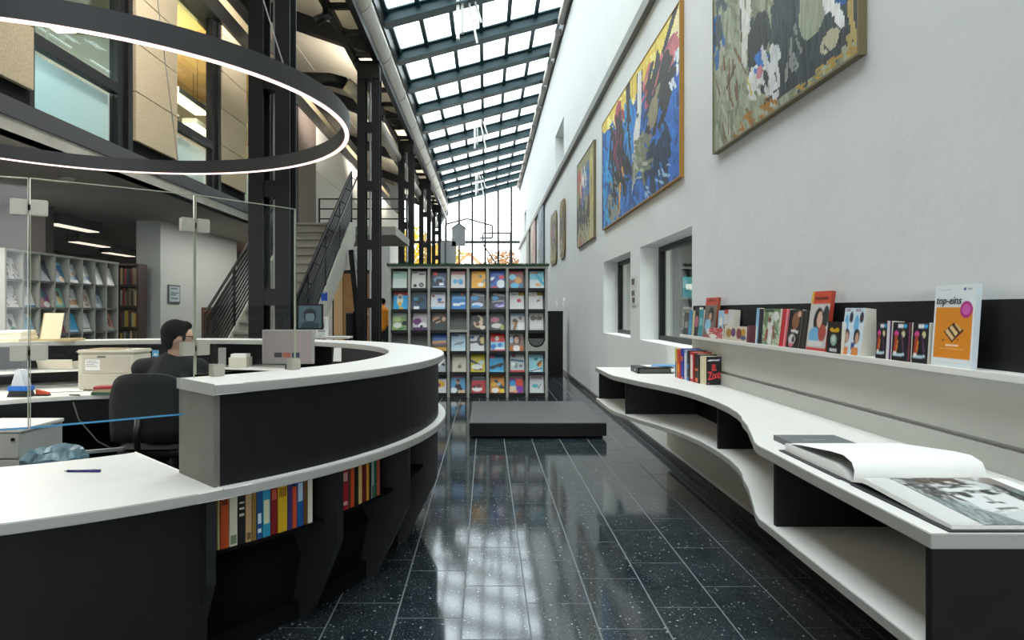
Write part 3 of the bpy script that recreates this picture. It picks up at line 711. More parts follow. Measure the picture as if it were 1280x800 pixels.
# ---- tall magazine rack facing the camera
RX0, RX1, RY, RZ0, RZ1 = -1.554, .964, 10.92, .05, 2.075
CP, RP = (RX1-RX0)/8, (RZ1-RZ0)/6
rk = thing('magazine_rack', 'tall grey magazine rack of eight columns with turf along its top', 'rack', ((RX0+RX1)/2, RY+.15, 0))
for c in range(9): obj('upright', B(RX0+c*CP-.02, RX0+c*CP+.02, RY, RY+.32, 0, RZ1+.03), M['rack'], rk)
obj('back_board', B(RX0, RX1, RY+.32, RY+.34, 0, RZ1+.03), M['rack_dark'], rk)
obj('top_board', B(RX0-.03, RX1+.03, RY-.005, RY+.35, RZ1, RZ1+.035), M['rack'], rk)
tf = MB(); rs = random.Random(3)
tf.box(RX0-.04, RX1+.04, RY-.03, RY+.36, RZ1+.035, RZ1+.06)
for _ in range(2600):
    x, y = rs.uniform(RX0-.05, RX1+.05), rs.uniform(RY-.05, RY+.37); h = rs.uniform(.02, .045); dx = rs.uniform(-.02, .02); z = RZ1+.055
    tf.add([(x-.004, y, z), (x+.004, y, z), (x+dx, y+rs.uniform(-.02, .02), z+h-.0)], [(0, 1, 2)])
t_ = obj('turf_mat', tf, M['turf'], rk, label='green artificial turf'); t_['kind'] = 'stuff'
obj('plinth', B(RX0, RX1, RY+.03, RY+.3, 0, .05), M['rack_mid'], rk)
shelf_me = MB().box(-CP/2+.02, CP/2-.02, 0, .30, -.028, .022).mesh('shelf_lip', M['rack_dark'])
flap_me = MB().add([(-CP/2+.02, .05, .02), (CP/2-.02, .05, .02), (CP/2-.02, .16, RP-.03), (-CP/2+.02, .16, RP-.03), (-CP/2+.02, .055, .02), (CP/2-.02, .055, .02), (CP/2-.02, .165, RP-.03), (-CP/2+.02, .165, RP-.03)], [(0,1,2,3), (7,6,5,4), (0,3,7,4), (1,5,6,2)]).mesh('display_flap', M['rack_mid'])
P_ = dict(  # covers: (name, base, strokes)
 a=('pale green and grey', '#9fc4b4', [('r',.0,.45,1,1,'#c9d3cc'),('r',.12,.08,.5,.14,'#4d8a76')]),
 b=('pale grey with a black car', '#c9c8c2', [('r',.05,.05,.4,.1,'#444'),('r',.5,.12,.95,.2,'#222'),('e',.25,.86,.13,.1,'#222'),('e',.7,.82,.16,.13,'#333'),('e',.7,.82,.07,.06,'#aaa')]),
 c=('dark navy with a car', '#1b2b46', [('e',.2,.15,.16,.1,'#d2453d'),('e',.5,.5,.4,.2,'#6a86a5'),('e',.5,.58,.25,.14,'#0d1420'),('r',.5,.68,.85,.85,'#e8ecf0'),('r',.05,.9,.95,.96,'#bcd')]),
 d=('white with a blue emblem', '#d8d5d4', [('r',.0,.0,1,.2,'#c58f8c'),('e',.3,.6,.16,.14,'#4aa0d0'),('e',.68,.62,.18,.16,'#3d94cc'),('r',.3,.55,.7,.64,'#5aaad6')]),
 e=('yellow orange', '#eda912', [('e',.65,.3,.1,.08,'#3a8a8a'),('s',.62,.85,.95,.5,.1,'#5fa0b0'),('e',.65,.8,.22,.12,'#f3ead8'),('r',.1,.08,.4,.14,'#b5420f')]),
 f=('blue and white with red spot', '#2b5ab4', [('e',.2,.45,.2,.12,'#dfe8f2'),('e',.8,.35,.2,.14,'#c83a55'),('e',.75,.75,.3,.25,'#e9eef2'),('r',.1,.9,.5,1,'#c0394a'),('s',.1,.7,.5,.3,.16,'#1d3f8c')]),
 g=('multicoloured people', '#8a5a58', [('e',.25,.35,.25,.16,'#8fd0e8'),('e',.65,.55,.25,.2,'#d29b52'),('e',.4,.85,.3,.16,'#5ab8d4'),('r',.0,.0,1,.14,'#b64a56'),('e',.85,.85,.14,.14,'#1d7fa8')]),
 h=('turquoise and white', '#7fc3cf', [('r',.0,.5,1,1,'#cfdadb'),('s',.45,.2,.95,.75,.2,'#48b0c8'),('e',.6,.8,.2,.1,'#d9a36a'),('r',.05,.05,.6,.14,'#c96a50')]),
 i=('cyan with a yellow figure', '#2ea9e0', [('r',.0,.0,1,.18,'#c45a5c'),('e',.45,.45,.22,.35,'#e0ded0'),('e',.45,.7,.12,.16,'#e0b82c'),('e',.45,.3,.12,.1,'#777'),('e',.55,.95,.14,.07,'#e3b010')]),
 j=('dark blue grey car', '#32516a', [('r',.0,.0,1,.16,'#7d8990'),('e',.5,.5,.36,.2,'#1b2a30'),('e',.25,.4,.2,.1,'#2f83a8'),('r',.1,.85,.5,1,'#e8eaea'),('e',.75,.7,.2,.12,'#14506e')]),
 k=('white with a small red dot', '#d9dde4', [('e',.15,.22,.1,.07,'#b02035'),('r',.1,.05,.9,.1,'#777c88'),('e',.6,.45,.16,.1,'#2f6fb8'),('r',.0,.86,1,1,'#8fc0dd'),('s',.5,.6,.9,.6,.1,'#9a7a70')]),
 l=('blue with white boxes', '#2d7cc4', [('r',.0,.0,1,.25,'#35617d'),('e',.75,.12,.12,.08,'#c07a50'),('r',.1,.65,.6,.82,'#e6edf2'),('r',.6,.6,.95,.75,'#cfe0ee'),('r',.0,.3,1,.4,'#5aa8e0')]),
 m=('grey with blue vehicles', '#59626c', [('s',.2,.12,.95,.2,.12,'#b9bcbc'),('e',.3,.35,.3,.12,'#2f9ce0'),('e',.5,.75,.4,.14,'#d3e4f4'),('r',.1,.55,.9,.6,'#2a2f38'),('e',.4,.85,.35,.08,'#3d97dd')]),
 n=('dark grey with violet trim', '#2e3238', [('s',.2,.12,.95,.2,.12,'#a8a8a6'),('e',.3,.35,.25,.12,'#3a9fd6'),('s',.1,.55,.9,.52,.1,'#8a8f94'),('e',.6,.8,.35,.1,'#cfc0ea'),('s',.3,.85,.95,.65,.08,'#7b64c0')]),
 o=('white with a red apple', '#d9d7d4', [('r',.6,.0,1,.2,'#a58a2a'),('e',.65,.5,.16,.11,'#b3202c'),('r',.1,.08,.5,.16,'#9aa')]),
 p=('white with a brown spot', '#d7d5d2', [('r',.6,.0,1,.2,'#97802c'),('e',.7,.5,.1,.06,'#3f2a1e'),('s',.6,.58,.85,.4,.05,'#c07a70'),('r',.0,.15,.5,.25,'#caa')]),
 q=('olive green flower', '#8aa665', [('r',.0,.0,1,.2,'#a9b8ae'),('e',.3,.35,.3,.16,'#b9d08e'),('e',.35,.72,.3,.16,'#e4e6dc'),('e',.85,.6,.2,.14,'#1f2430'),('s',.5,.95,.9,.85,.08,'#2f7a3a')]),
 r=('purple and white', '#c5bfc4', [('e',.3,.5,.3,.2,'#6a2a72'),('e',.7,.75,.3,.2,'#ececec'),('r',.0,.85,1,1,'#4d1f5c'),('e',.6,.8,.12,.1,'#2a2030')]),
 s=('brown portrait', '#3a2c26', [('r',.0,.0,1,.18,'#8a8076'),('e',.35,.4,.3,.2,'#c69a78'),('s',.2,.5,.8,.3,.14,'#2a1512'),('e',.6,.75,.35,.2,'#22333a'),('e',.85,.35,.14,.14,'#d8b090')]),
 t=('beige face', '#1f1a18', [('e',.5,.5,.35,.36,'#d8bfa0'),('e',.35,.35,.28,.2,'#1c1512'),('e',.45,.65,.14,.12,'#6a3a2a'),('e',.8,.85,.2,.12,'#e3d2bc')]),
 u=('pink and dark green', '#34443c', [('e',.35,.4,.28,.16,'#c46a80'),('e',.5,.75,.4,.14,'#d8d4cc'),('e',.9,.85,.2,.14,'#a3b060'),('r',.1,.02,.9,.12,'#717a70')]),
 v=('family photo', '#b9bab9', [('r',.0,.0,1,.2,'#8ea3ab'),('e',.3,.55,.2,.2,'#c49a78'),('s',.25,.95,.45,.5,.16,'#8c5a30'),('e',.7,.3,.12,.1,'#6a3a40'),('r',.5,.55,1,1,'#e2e2e2'),('e',.3,.45,.16,.1,'#3a2a20')]),
 w=('grey and white with two photos', '#c6c5c2', [('e',.28,.3,.22,.14,'#57553f'),('e',.7,.3,.25,.13,'#5e5848'),('r',.08,.5,.9,.9,'#d4d3d0')]),
 x=('blue sky and red roofs', '#3e78b4', [('r',.0,.45,1,.6,'#8a5a4a'),('s',.0,.5,.9,.45,.14,'#d39a6a'),('r',.0,.62,1,.8,'#5f4a38'),('r',.0,.8,1,1,'#c89a20'),('r',.0,.0,1,.25,'#1d4f96')]),
 y=('pale blue sketch', '#b3cfe0', [('r',.05,.05,.5,.14,'#2f5f94'),('s',.25,.62,.85,.5,.08,'#5f6a78'),('e',.6,.55,.2,.08,'#8a8d94'),('r',.0,.8,1,1,'#c8dbe6')]),
 z=('white and black curve', '#d9dbdd', [('e',.8,.4,.3,.3,'#26282c'),('e',.88,.38,.2,.2,'#cfc07a'),('r',.0,.0,1,.1,'#8a9098'),('e',.15,.2,.16,.08,'#2a63b0'),('s',.0,.5,.7,.45,.12,'#33363c')]),
 A=('red over light blue', '#d6281f', [('r',.0,.48,1,1,'#9fd0ec'),('e',.45,.28,.14,.14,'#e6d8d2'),('e',.2,.75,.2,.16,'#2a78c4'),('e',.65,.65,.16,.12,'#2f88d0'),('r',.3,.8,1,1,'#e6ecf0'),('r',.0,.93,1,1,'#b03a35')]),
 B=('brown haired woman', '#8a6a5c', [('r',.0,.0,1,.1,'#aaa39a'),('e',.5,.35,.3,.3,'#4a2f28'),('e',.5,.38,.16,.2,'#d8b49c'),('r',.0,.7,1,1,'#c06a35'),('e',.5,.85,.25,.2,'#e9e4e0'),('e',.15,.35,.12,.2,'#bcd0de')]),
 C=('cream with a faint drawing', '#cdc8b4', [('r',.1,.06,.9,.13,'#8f8a78'),('s',.35,.75,.6,.5,.05,'#8b8574'),('e',.55,.7,.12,.1,'#6f6a5c'),('r',.0,.0,.06,1,'#b8b39c')]),
 D=('lemon yellow with a grey bird', '#cfc024', [('s',.0,.35,.6,.6,.14,'#4d5358'),('e',.45,.7,.4,.14,'#e1e2dc'),('e',.75,.45,.2,.12,'#c9d8d4'),('r',.2,.85,.9,.92,'#8d8a4a'),('e',.7,.85,.12,.06,'#b04a4a')]),
 E=('bright blue motorbike', '#2a9ad0', [('r',.0,.0,1,.2,'#2d5f78'),('e',.2,.12,.16,.08,'#c23a5a'),('s',.1,.75,.9,.55,.18,'#1a2226'),('e',.25,.75,.14,.1,'#101416'),('e',.75,.62,.16,.12,'#14181a'),('r',.0,.9,1,1,'#5ab8e0')]),
 F=('grey with red border', '#b9c1c4', [('e',.25,.08,.14,.06,'#b02a30'),('r',.0,.9,1,1,'#cc3a34'),('s',.1,.3,.9,.38,.12,'#2f6a8c'),('r',.3,.5,.55,.8,'#6f9a8c'),('e',.75,.65,.12,.08,'#5a6a74'),('e',.2,.55,.16,.1,'#e0e4e4')]),
 G=('light blue with an orange diver', '#8fccd8', [('e',.5,.25,.14,.07,'#1d6a8c'),('e',.75,.55,.2,.16,'#e08a2a'),('s',.6,.6,.9,.35,.1,'#26323a'),('e',.45,.9,.4,.08,'#e8eef0'),('s',.1,.95,.9,.8,.07,'#49606a')]),
 H=('red with a white car', '#c22a34', [('r',.0,.0,1,.3,'#46565c'),('r',.1,.05,.9,.14,'#b9bfc0'),('e',.4,.78,.36,.14,'#eceae8'),('e',.5,.6,.2,.12,'#7a1a20'),('e',.2,.65,.12,.08,'#333')]),
 I=('orange and yellow cars', '#e0912a', [('r',.1,.04,.9,.12,'#8a4a1a'),('s',.4,.35,.9,.75,.25,'#2e3038'),('e',.35,.85,.25,.14,'#f0eee6'),('e',.85,.88,.2,.12,'#e8c81e'),('e',.25,.5,.22,.12,'#f1b83a'),('e',.6,.5,.14,.1,'#b7bcc0')]),
 J=('red purple and blue blocks', '#b23a6a', [('r',.0,.0,1,.14,'#9a8a86'),('r',.0,.2,.45,.4,'#5a2a92'),('e',.25,.45,.22,.18,'#2f9ad8'),('e',.75,.4,.25,.2,'#e0421c'),('e',.7,.8,.3,.2,'#7a2aa0'),('r',.05,.6,.5,.95,'#d9d2b0'),('e',.45,.92,.16,.08,'#e8a070')]),
 K=('white with a small teal drawing', '#d5d8da', [('r',.1,.05,.9,.2,'#b9a0ac'),('e',.4,.6,.25,.1,'#4fb8c4'),('s',.6,.75,.8,.5,.05,'#5a6a74')]),
 L=('blue portrait with black shirt', '#5aa6d4', [('r',.05,.02,.9,.14,'#c07a80'),('e',.5,.35,.14,.13,'#c58a5c'),('e',.5,.28,.15,.07,'#5a2f22'),('p',((.2,.75),(.35,.5),(.65,.5),(.85,.8),(.7,1),(.3,1)),'#1b1c22'),('e',.2,.85,.25,.16,'#e0eaf0'),('r',.5,.85,1,1,'#d8b896')]),
 N=('white and yellow with red', '#dfe0de', [('e',.5,.5,.4,.2,'#e8b820'),('e',.4,.55,.2,.12,'#8a2a5a'),('r',.0,.0,1,.2,'#2b3a5a')]),
 O=('grey and white skis', '#aeb4b8', [('s',.0,.2,.9,.6,.14,'#2b2f34'),('s',.2,.9,.9,.3,.1,'#eef0f0')]),
)
order = {1: 'abcdefgh', 2: 'ijklmnop', 3: 'qrs.tuvw', 4: '..xyzAB.', 5: '.OOCDEFG'.replace('OO', 'iO'), 6: '..NLHIJK'}
for r in range(1, 7):
    for c in range(8):
        x = RX0+(c+.5)*CP; z = RZ1-r*RP
        o = bpy.data.objects.new('shelf_lip', shelf_me); COL.objects.link(o); o.location = (x, RY, z); setparent(o, rk)
        k = order[r][c]
        if (r, c) == (4, 7): continue
        o = bpy.data.objects.new('display_flap', flap_me); COL.objects.link(o); o.location = (x, RY, z); setparent(o, rk)
        if k == '.': continue
        nm, base, ops = P_[k]
        jx = ((r*7+c*3) % 5-2)*.006
        mag('magazine', .225, .283, .006, paint(30, 38, base, ops, r*8+c, 1), '%s magazine, row %s column %s of the tall rack' % (nm, ['one', 'two', 'three', 'four', 'five', 'six'][r-1], ['one', 'two', 'three', 'four', 'five', 'six', 'seven', 'eight'][c]), 'magazine', 'magazines on the tall rack', (x+jx, RY+.026, z+.022), 0, .28)
for r, c in ((3, 3),): obj('bright_lip', B(RX0+c*CP+.02, RX0+(c+1)*CP-.02, RY-.004, RY, RZ1-r*RP-.012, RZ1-r*RP+.028), M['rack'], rk)
# lifted flap with round cut-out in the last column
x0 = RX0+7*CP+.02; x1 = RX0+8*CP-.02; z0 = RZ1-4*RP; pts = [(x0, z0+.02), (x1, z0+.02), (x1, z0+.17)]
for i in range(13):
    a = math.pi*i/12; pts.append(((x0+x1)/2+.125*math.cos(a), z0+.19-.11*math.sin(a)))
pts.append((x0, z0+.17))
obj('lifted_flap', MB().extr(pts, 'y', RY+.01, RY+.02), M['rack'], rk, label='pale flap with round cut-out')
obj('flap_tray', MB().extr([((x0+x1)/2+.12*math.cos(math.pi*i/12+math.pi), z0+.22+.12*math.sin(math.pi*i/12+math.pi)) for i in range(13)], 'y', RY+.06, RY+.08), M['rack_mid'], rk)
# things standing on the turf
zt = RZ1+.06
def wire_house(pts, label, y):
    t = thing('wire_house', label, 'ornament', ((pts[0][0]+pts[-1][0])/2, y, zt), group='house outlines on the rack')
    for a, b in zip(pts[:-1], pts[1:]): obj('wire', MB().bar((a[0], y, a[1]), (b[0], y, b[1]), .024, .02, up=(0,1,0)), mat('wire_grey', '#4a4d50', .5, metal=.3), t)
    return t
def rx(px): return (px-608)/850*11.1
def rz_(py): return 1.4+(388-py)/850*11.1
wire_house([(rx(557), zt), (rx(557), rz_(281)), (rx(584), rz_(274)), (rx(615.5), rz_(282.5)), (rx(615.5), rz_(298)), (rx(600), rz_(298))], 'tall thin wire outline of a gabled house on the rack turf', 11.05)
wire_house([(rx(603), rz_(303)), (rx(604), rz_(291)), (rx(638), rz_(291)), (rx(638), zt)], 'low flat wire house outline at the right end of the rack', 11.14)
wire_house([(rx(604), rz_(305)), (rx(622), zt)], 'sloping wire roof line on the rack turf', 11.2)
for px0, px1, pt, pb, lab, gab in ((565, 582, 280, 308, 'grey house shaped board with pointed roof on a stake over the rack', 1), (551, 570, 302, 329, 'grey rectangular board standing on the rack turf', 0)):
    t = thing('house_board', lab, 'ornament', ((rx(px0)+rx(px1))/2, 11.08, zt))
    if gab: pts = [(rx(px0), rz_(pb)), (rx(px1), rz_(pb)), (rx(px1), rz_(pt+6)), (rx((px0+px1)/2), rz_(pt)), (rx(px0), rz_(pt+6))]
    else: pts = [(rx(px0), zt), (rx(px1-2), zt), (rx(px1), zt+.06), (rx(px1), rz_(pt)), (rx(px0), rz_(pt))]
    obj('board', MB().extr(pts, 'y', 11.07, 11.085), mat('board_grey', '#9a9da0', .7), t)
    if gab:
        obj('stake', MB().bar((rx(574), 11.08, zt), (rx(574), 11.08, rz_(pb)), .02, .012), M['wood'], t)
        obj('board_rim', MB().bar((rx(px0)-.01, 11.078, rz_(pt+6)), (rx((px0+px1)/2), 11.078, rz_(pt)+.01), .02, .015).bar((rx(px1)+.01, 11.078, rz_(pt+6)), (rx((px0+px1)/2), 11.078, rz_(pt)+.01), .02, .015), M['steel'], t)

# ---- platform in front of the rack
pf = thing('low_platform', 'low dark grey square platform on the tiles before the magazine rack', 'platform', (.58, 8.2, 0))
obj('platform_slab', B(-.185, 1.305, 7.39, 9.15, .035, .178), mat('platform_grey', '#4b4c4c', .55, noise=.08, nscale=5), pf, bevel=.003)
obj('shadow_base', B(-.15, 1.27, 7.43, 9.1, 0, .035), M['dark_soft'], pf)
obj('front_trim', B(-.185, 1.305, 7.384, 7.39, .04, .168), M['dark_lam'], pf)
bx_ = thing('dark_cabinet', 'tall black cabinet between the rack and the white wall', 'cabinet', (1.44, 14.3, 0))
obj('body', B(1.29, 1.60, 14.2, 14.6, 0.0, 1.37), M['dark_lam'], bx_); obj('top_cap', B(1.285, 1.605, 14.195, 14.605, 1.37, 1.385), M['dark_soft'], bx_)

# ---- side rack under the mezzanine, facing the hall
SXX, SY0, SP, SZT = -6.0, 8.49, .322, 2.15
sr = thing('side_magazine_rack', 'long grey magazine rack under the mezzanine behind the desk', 'rack', (-6.15, 9.8, 0))
for c in range(9): obj('upright', B(SXX-.32, SXX, SY0+c*SP-.016, SY0+c*SP+.016, 0, SZT+.03), M['rack'], sr)
obj('back_board', B(SXX-.34, SXX-.32, SY0, SY0+8*SP, 0, SZT+.03), M['rack_mid'], sr)
obj('top_board', B(SXX-.34, SXX+.01, SY0-.03, SY0+8*SP+.03, SZT, SZT+.03), M['rack'], sr)
s_me = MB().box(-.30, 0, -SP/2+.016, SP/2-.016, -.02, .01).mesh('shelf_lip', M['rack_mid'])
side = {1: ['O', '', 'c1', 'i1', 'l1', 'l2', 'w1', 'w2'], 2: ['O2', 'w3', 'J1', 'h1', 'd1', 'v1', 'j1', ''], 3: ['O3', 'x1', '', 'R', 'T', 'w4', '', 's1'], 4: ['', '', '', '', '', '', '', '']}
SC = {'O': ('black and white', '#d8d6d4', [('n',0,0,1,1,14,.25,.08,60,50,'#2a2a2c')]), 'O2': ('white and black patterned', '#d5d2d0', [('n',0,0,1,.9,10,.2,.08,30,60,'#3a383a')]), 'O3': ('pale and green', '#d8d8d2', [('e',.7,.8,.3,.2,'#3a8a6a'),('e',.6,.4,.16,.2,'#222')]),
 'c1': ('slate blue', '#33415a', [('p',((0,1),(.4,.45),(1,1)),'#6a7280'),('r',0,0,1,.2,'#28344c')]), 'i1': ('bright blue', '#2a8fce', [('e',.45,.6,.3,.2,'#14304a'),('e',.7,.85,.3,.14,'#d8b090'),('r',0,0,1,.14,'#8ccbe8')]),
 'l1': ('white and blue landscape', '#dfe2e2', [('r',0,.55,1,.85,'#2f6a9c'),('e',.5,.55,.4,.1,'#c8a890')]), 'l2': ('white over sea blue', '#e2e4e2', [('r',0,.6,1,.9,'#2a6294'),('e',.4,.9,.4,.1,'#dfe8ec')]),
 'w1': ('plain white', '#dcdcda', [('r',.1,.05,.8,.12,'#aaa')]), 'w2': ('plain pale grey', '#d4d4d2', []), 'w3': ('white', '#dadcda', [('r',0,.88,1,1,'#2a6a9a')]),
 'J1': ('magenta and green', '#8a2a7a', [('e',.6,.3,.3,.25,'#2a6a7a'),('e',.3,.75,.3,.2,'#b03a4a'),('e',.7,.85,.3,.14,'#dedad6')]), 'h1': ('teal and yellow', '#7fc0bc', [('e',.6,.65,.3,.2,'#d8c070'),('e',.6,.3,.2,.14,'#7a5a40'),('r',0,.88,1,1,'#2a9a88')]),
 'd1': ('white with amber stripe', '#d4d4d0', [('r',0,.6,1,.85,'#b0722a'),('e',.4,.4,.14,.1,'#555')]), 'v1': ('beige people', '#cfc4ba', [('e',.5,.5,.3,.2,'#8a6a5a'),('e',.6,.85,.3,.1,'#7a5a44')]), 'j1': ('grey blue', '#8fa0ac', [('e',.4,.6,.3,.2,'#4a5a6a'),('r',0,0,1,.3,'#24405c')]),
 'x1': ('sky blue', '#8fc8e4', [('r',0,.0,1,.2,'#e0e2e2')]), 'R': ('dark red', '#7c1a2c', [('r',.1,.4,.9,.5,'#dcc8cc')]), 'T': ('vivid cyan', '#22b4e8', [('r',.1,.88,.9,.95,'#e0e8ea')]), 'w4': ('white and grey', '#dcdedd', [('r',0,.8,1,.86,'#555')]), 's1': ('rust brown figure', '#a8705a', [('e',.5,.5,.2,.3,'#5a2a20'),('r',0,.85,1,1,'#8a8a86')])}
for r in range(1, 5):
    for c in range(8):
        y = SY0+(c+.5)*SP; z = SZT-r*.36
        o = bpy.data.objects.new('shelf_lip', s_me); COL.objects.link(o); o.location = (SXX, y, z); setparent(o, sr)
        k = side[r][c]
        if not k: continue
        nm, base, ops = SC[k]
        mag('magazine', .22, .29, .006, paint(14, 20, base, ops, c), '%s magazine, row %s column %s of the side rack' % (nm, ['one', 'two', 'three'][r-1], ['one', 'two', 'three', 'four', 'five', 'six', 'seven', 'eight'][c]), 'magazine', 'magazines on the side rack', (SXX-.02, y, z+.012), math.pi/2, .32)

# ---- brown bookcase past the side rack
bc = thing('bookcase', 'brown wooden bookcase of spines past the side rack', 'bookcase', (-6.13, 11.8, 0))
obj('side_panel', B(-6.30, -6.27, 11.6, 11.9, 0, 2.2), M['brown'], bc); obj('side_panel', B(-5.97, -5.94, 11.6, 11.9, 0, 2.2), M['brown'], bc)
obj('back', B(-6.27, -5.97, 11.88, 11.9, 0, 2.2), M['brown'], bc)
for i in range(7): obj('shelf', B(-6.27, -5.97, 11.6, 11.88, 2.17-.36*i, 2.2-.36*i), M['brown'], bc)
pal = ['#7a2a26', '#2f4a5c', '#8a7a5c', '#b03a30', '#35463a', '#c8b080', '#23262c', '#d0b840', '#6a4030', '#9aa0a0']
pn = ['brick red', 'slate blue', 'khaki', 'red', 'dark green', 'buff', 'black', 'yellow', 'brown', 'grey']
rs = random.Random(5)
for s in range(1, 5):
    x = -6.265; i = 0
    while x < -6.0 and i < 9:
        t = rs.uniform(.026, .038); k = rs.randrange(10); h = rs.uniform(.22, .30)
        o = obj('book', book_mesh(t*.95, .18, h, pal[k]), None); o.location = (x+t/2, 11.64, 2.2-.36*s); tag(o, '%s book, %s from the left on shelf %s of the brown bookcase' % (pn[k], ORD[i], ['one', 'two', 'three', 'four'][s-1]), 'book', 'books in the brown bookcase')
        x += t; i += 1

# ================================================================== PAINTINGS ON THE WHITE WALL
def painting(name, label, y0, y1, z0, z1, img, cat='painting', frame='#6e6244', group=None, t=.035):
    r = thing(name, label, cat, (WX, (y0+y1)/2, z0), group=group)
    obj('canvas', print_mesh('canvas', (WX-t, WX-.006, y0, y1, z0, z1), img, '-x', M['paint'], '#77705c'), None, r)
    f = MB(); e = .012
    for q in ((y0-e, y1+e, z0-e, z0), (y0-e, y1+e, z1, z1+e), (y0-e, y0, z0, z1), (y1, y1+e, z0, z1)): f.box(WX-t-.006, WX-.002, *q)
    obj('frame', f, mat('frame_'+frame.strip('#'), frame, .45), r)
    return r

painting('painting', 'large sage green abstract painting with black and white strokes, nearest the bench', 3.10, 5.07, 2.575, 4.10, paint(150, 116, '#8b9277', [
    ('n',0,0,1,1,160,.14,.03,75,30,'#a2a88e'),('n',0,0,1,1,120,.12,.025,70,40,'#777e63'),('n',0,.4,.5,1,40,.12,.02,70,20,'#b4b69f'),('n',.0,.55,.35,1,16,.1,.018,60,30,'#7a5a34'),
    ('n',.0,.3,.08,.55,10,.08,.04,80,20,'#1d5fa0'),('n',0,.25,.09,.45,8,.08,.04,80,30,'#26333a'),('n',.2,.02,.9,.3,40,.15,.05,60,40,'#4d5346'),
    ('n',.28,.35,.37,.62,14,.1,.04,85,12,'#d9dad0'),('s',.27,.45,.28,.6,.012,'#4a3420'),('s',.14,.74,.22,.68,.014,'#4a3420'),
    ('e',.42,.66,.09,.10,'#20282b'),('n',.34,.55,.52,.78,18,.1,.05,80,25,'#222b2e'),('p',((.55,.3),(.72,.3),(.70,.75),(.74,.97),(.5,.96),(.58,.75)),'#1f2b2f'),('n',.52,.3,.72,.95,34,.12,.04,85,15,'#2d3a3e'),
    ('p',((.70,.82),(1,.60),(1,.94),(.72,.98)),'#222d30'),('n',.7,.7,1,.92,30,.1,.04,50,30,'#2a3639'),('e',.78,.74,.08,.10,'#9aa088'),('n',.82,.5,.9,.8,14,.1,.035,75,15,'#dfe0dc'),('n',.85,.45,.91,.78,10,.1,.03,75,12,'#1f63b0'),
    ('e',.385,.81,.05,.055,'#dfe0e2'),('n',.34,.74,.46,.88,14,.05,.02,60,40,'#e3e2da'),('n',.36,.72,.46,.78,6,.05,.02,20,30,'#2a6db8'),('e',.43,.80,.025,.025,'#c9808a'),('s',.33,.78,.37,.87,.01,'#c8b63a'),
    ('n',.45,.7,.58,.9,12,.08,.03,80,20,'#c3c5c4'),('n',.62,.74,.7,.92,10,.06,.015,80,20,'#8f938c'),('e',.87,.9,.05,.035,'#b5af92'),('n',.82,.86,.98,.95,8,.04,.015,45,20,'#23282a'),('n',.95,.8,1,.95,5,.08,.02,85,10,'#b9a35c'),
    ('n',.2,.93,.5,1,16,.06,.015,30,30,'#b5791f'),('n',.68,.95,1,1,14,.06,.012,20,20,'#a5842c'),('s',.47,.945,.50,.93,.008,'#2a2c20'),('s',.50,.945,.505,.925,.008,'#2a2c20'),('s',.51,.935,.56,.925,.006,'#2a2c20')], 1))
painting('painting', 'very wide abstract painting of vivid blue with a yellow top and white figure', 5.96, 9.93, 2.58, 4.105, paint(220, 96, '#1762ae', [
    ('n',0,0,1,1,200,.16,.035,80,40,'#1b74c4'),('n',0,0,1,1,130,.14,.035,75,40,'#0f4f97'),('n',0,.3,.3,1,50,.1,.03,80,30,'#2b9bd6'),('n',.6,.3,1,1,70,.12,.03,85,25,'#2a6fd0'),('n',.65,.6,.9,.95,24,.14,.04,85,15,'#14304e'),
    ('p',((0,0),(1,0),(1,.17),(.9,.2),(.8,.12),(.7,.22),(.6,.10),(.45,.12),(.2,.1),(.05,.12),(0,.06)),'#e6cf55'),('n',.1,0,1,.16,60,.08,.03,60,40,'#f0df86'),('n',.3,.0,.75,.12,30,.1,.03,50,40,'#d9b93a'),
    ('n',.90,.0,1,.15,12,.1,.03,70,20,'#efe3a8'),('s',.86,.15,.97,.0,.045,'#1d1c20'),('s',.70,.34,.93,.16,.075,'#b0566a'),('n',.62,.2,.95,.32,18,.1,.035,-40,15,'#c46a6e'),('s',.68,.22,.75,.45,.04,'#a02f30'),
    ('s',.70,.55,.88,.2,.07,'#221d1e'),('n',.66,.2,.9,.6,30,.14,.04,-65,20,'#2a2426'),('s',.30,.06,.33,.32,.09,'#b03a50'),('n',.22,.05,.36,.34,12,.1,.03,80,20,'#a83246'),
    ('n',.15,.12,.45,.7,50,.16,.035,85,20,'#231f24'),('s',.45,.02,.47,.5,.06,'#26222a'),('n',.38,.1,.5,.5,12,.12,.02,85,12,'#2a8fd0'),('n',.2,.2,.36,.55,12,.12,.02,85,12,'#7c3348'),
    ('p',((.585,.03),(.625,.05),(.63,.3),(.60,.55),(.535,.6),(.525,.45),(.575,.3)),'#e3e3e0'),('s',.575,.03,.57,.3,.012,'#25222a'),('e',.578,.34,.012,.02,'#222'),('s',.635,.06,.64,.25,.012,'#25222a'),
    ('p',((.56,.52),(.66,.5),(.64,.75),(.5,.78)),'#8d9480'),('n',.5,.5,.68,.8,24,.08,.025,60,50,'#6f745e'),('n',.5,.55,.66,.8,12,.06,.02,60,50,'#b6b8a4'),('e',.76,.45,.05,.10,'#8c7f68'),('n',.70,.35,.8,.55,10,.1,.03,-60,20,'#8b8066'),
    ('s',.34,.62,.31,.95,.028,'#e0a832'),('s',.36,.6,.40,.75,.02,'#d8a04a'),('n',.12,.62,.28,.92,22,.1,.03,75,30,'#8f9488'),('n',.1,.6,.3,.9,12,.08,.02,75,30,'#2c2a2c'),('n',.2,.55,.45,.75,18,.1,.03,60,40,'#1f1b20'),
    ('n',.9,.2,1,.5,8,.06,.02,80,20,'#dfe8f0'),('n',.6,.85,.9,1,10,.05,.015,60,40,'#9fc4e6')], 2), frame='#a2762f')
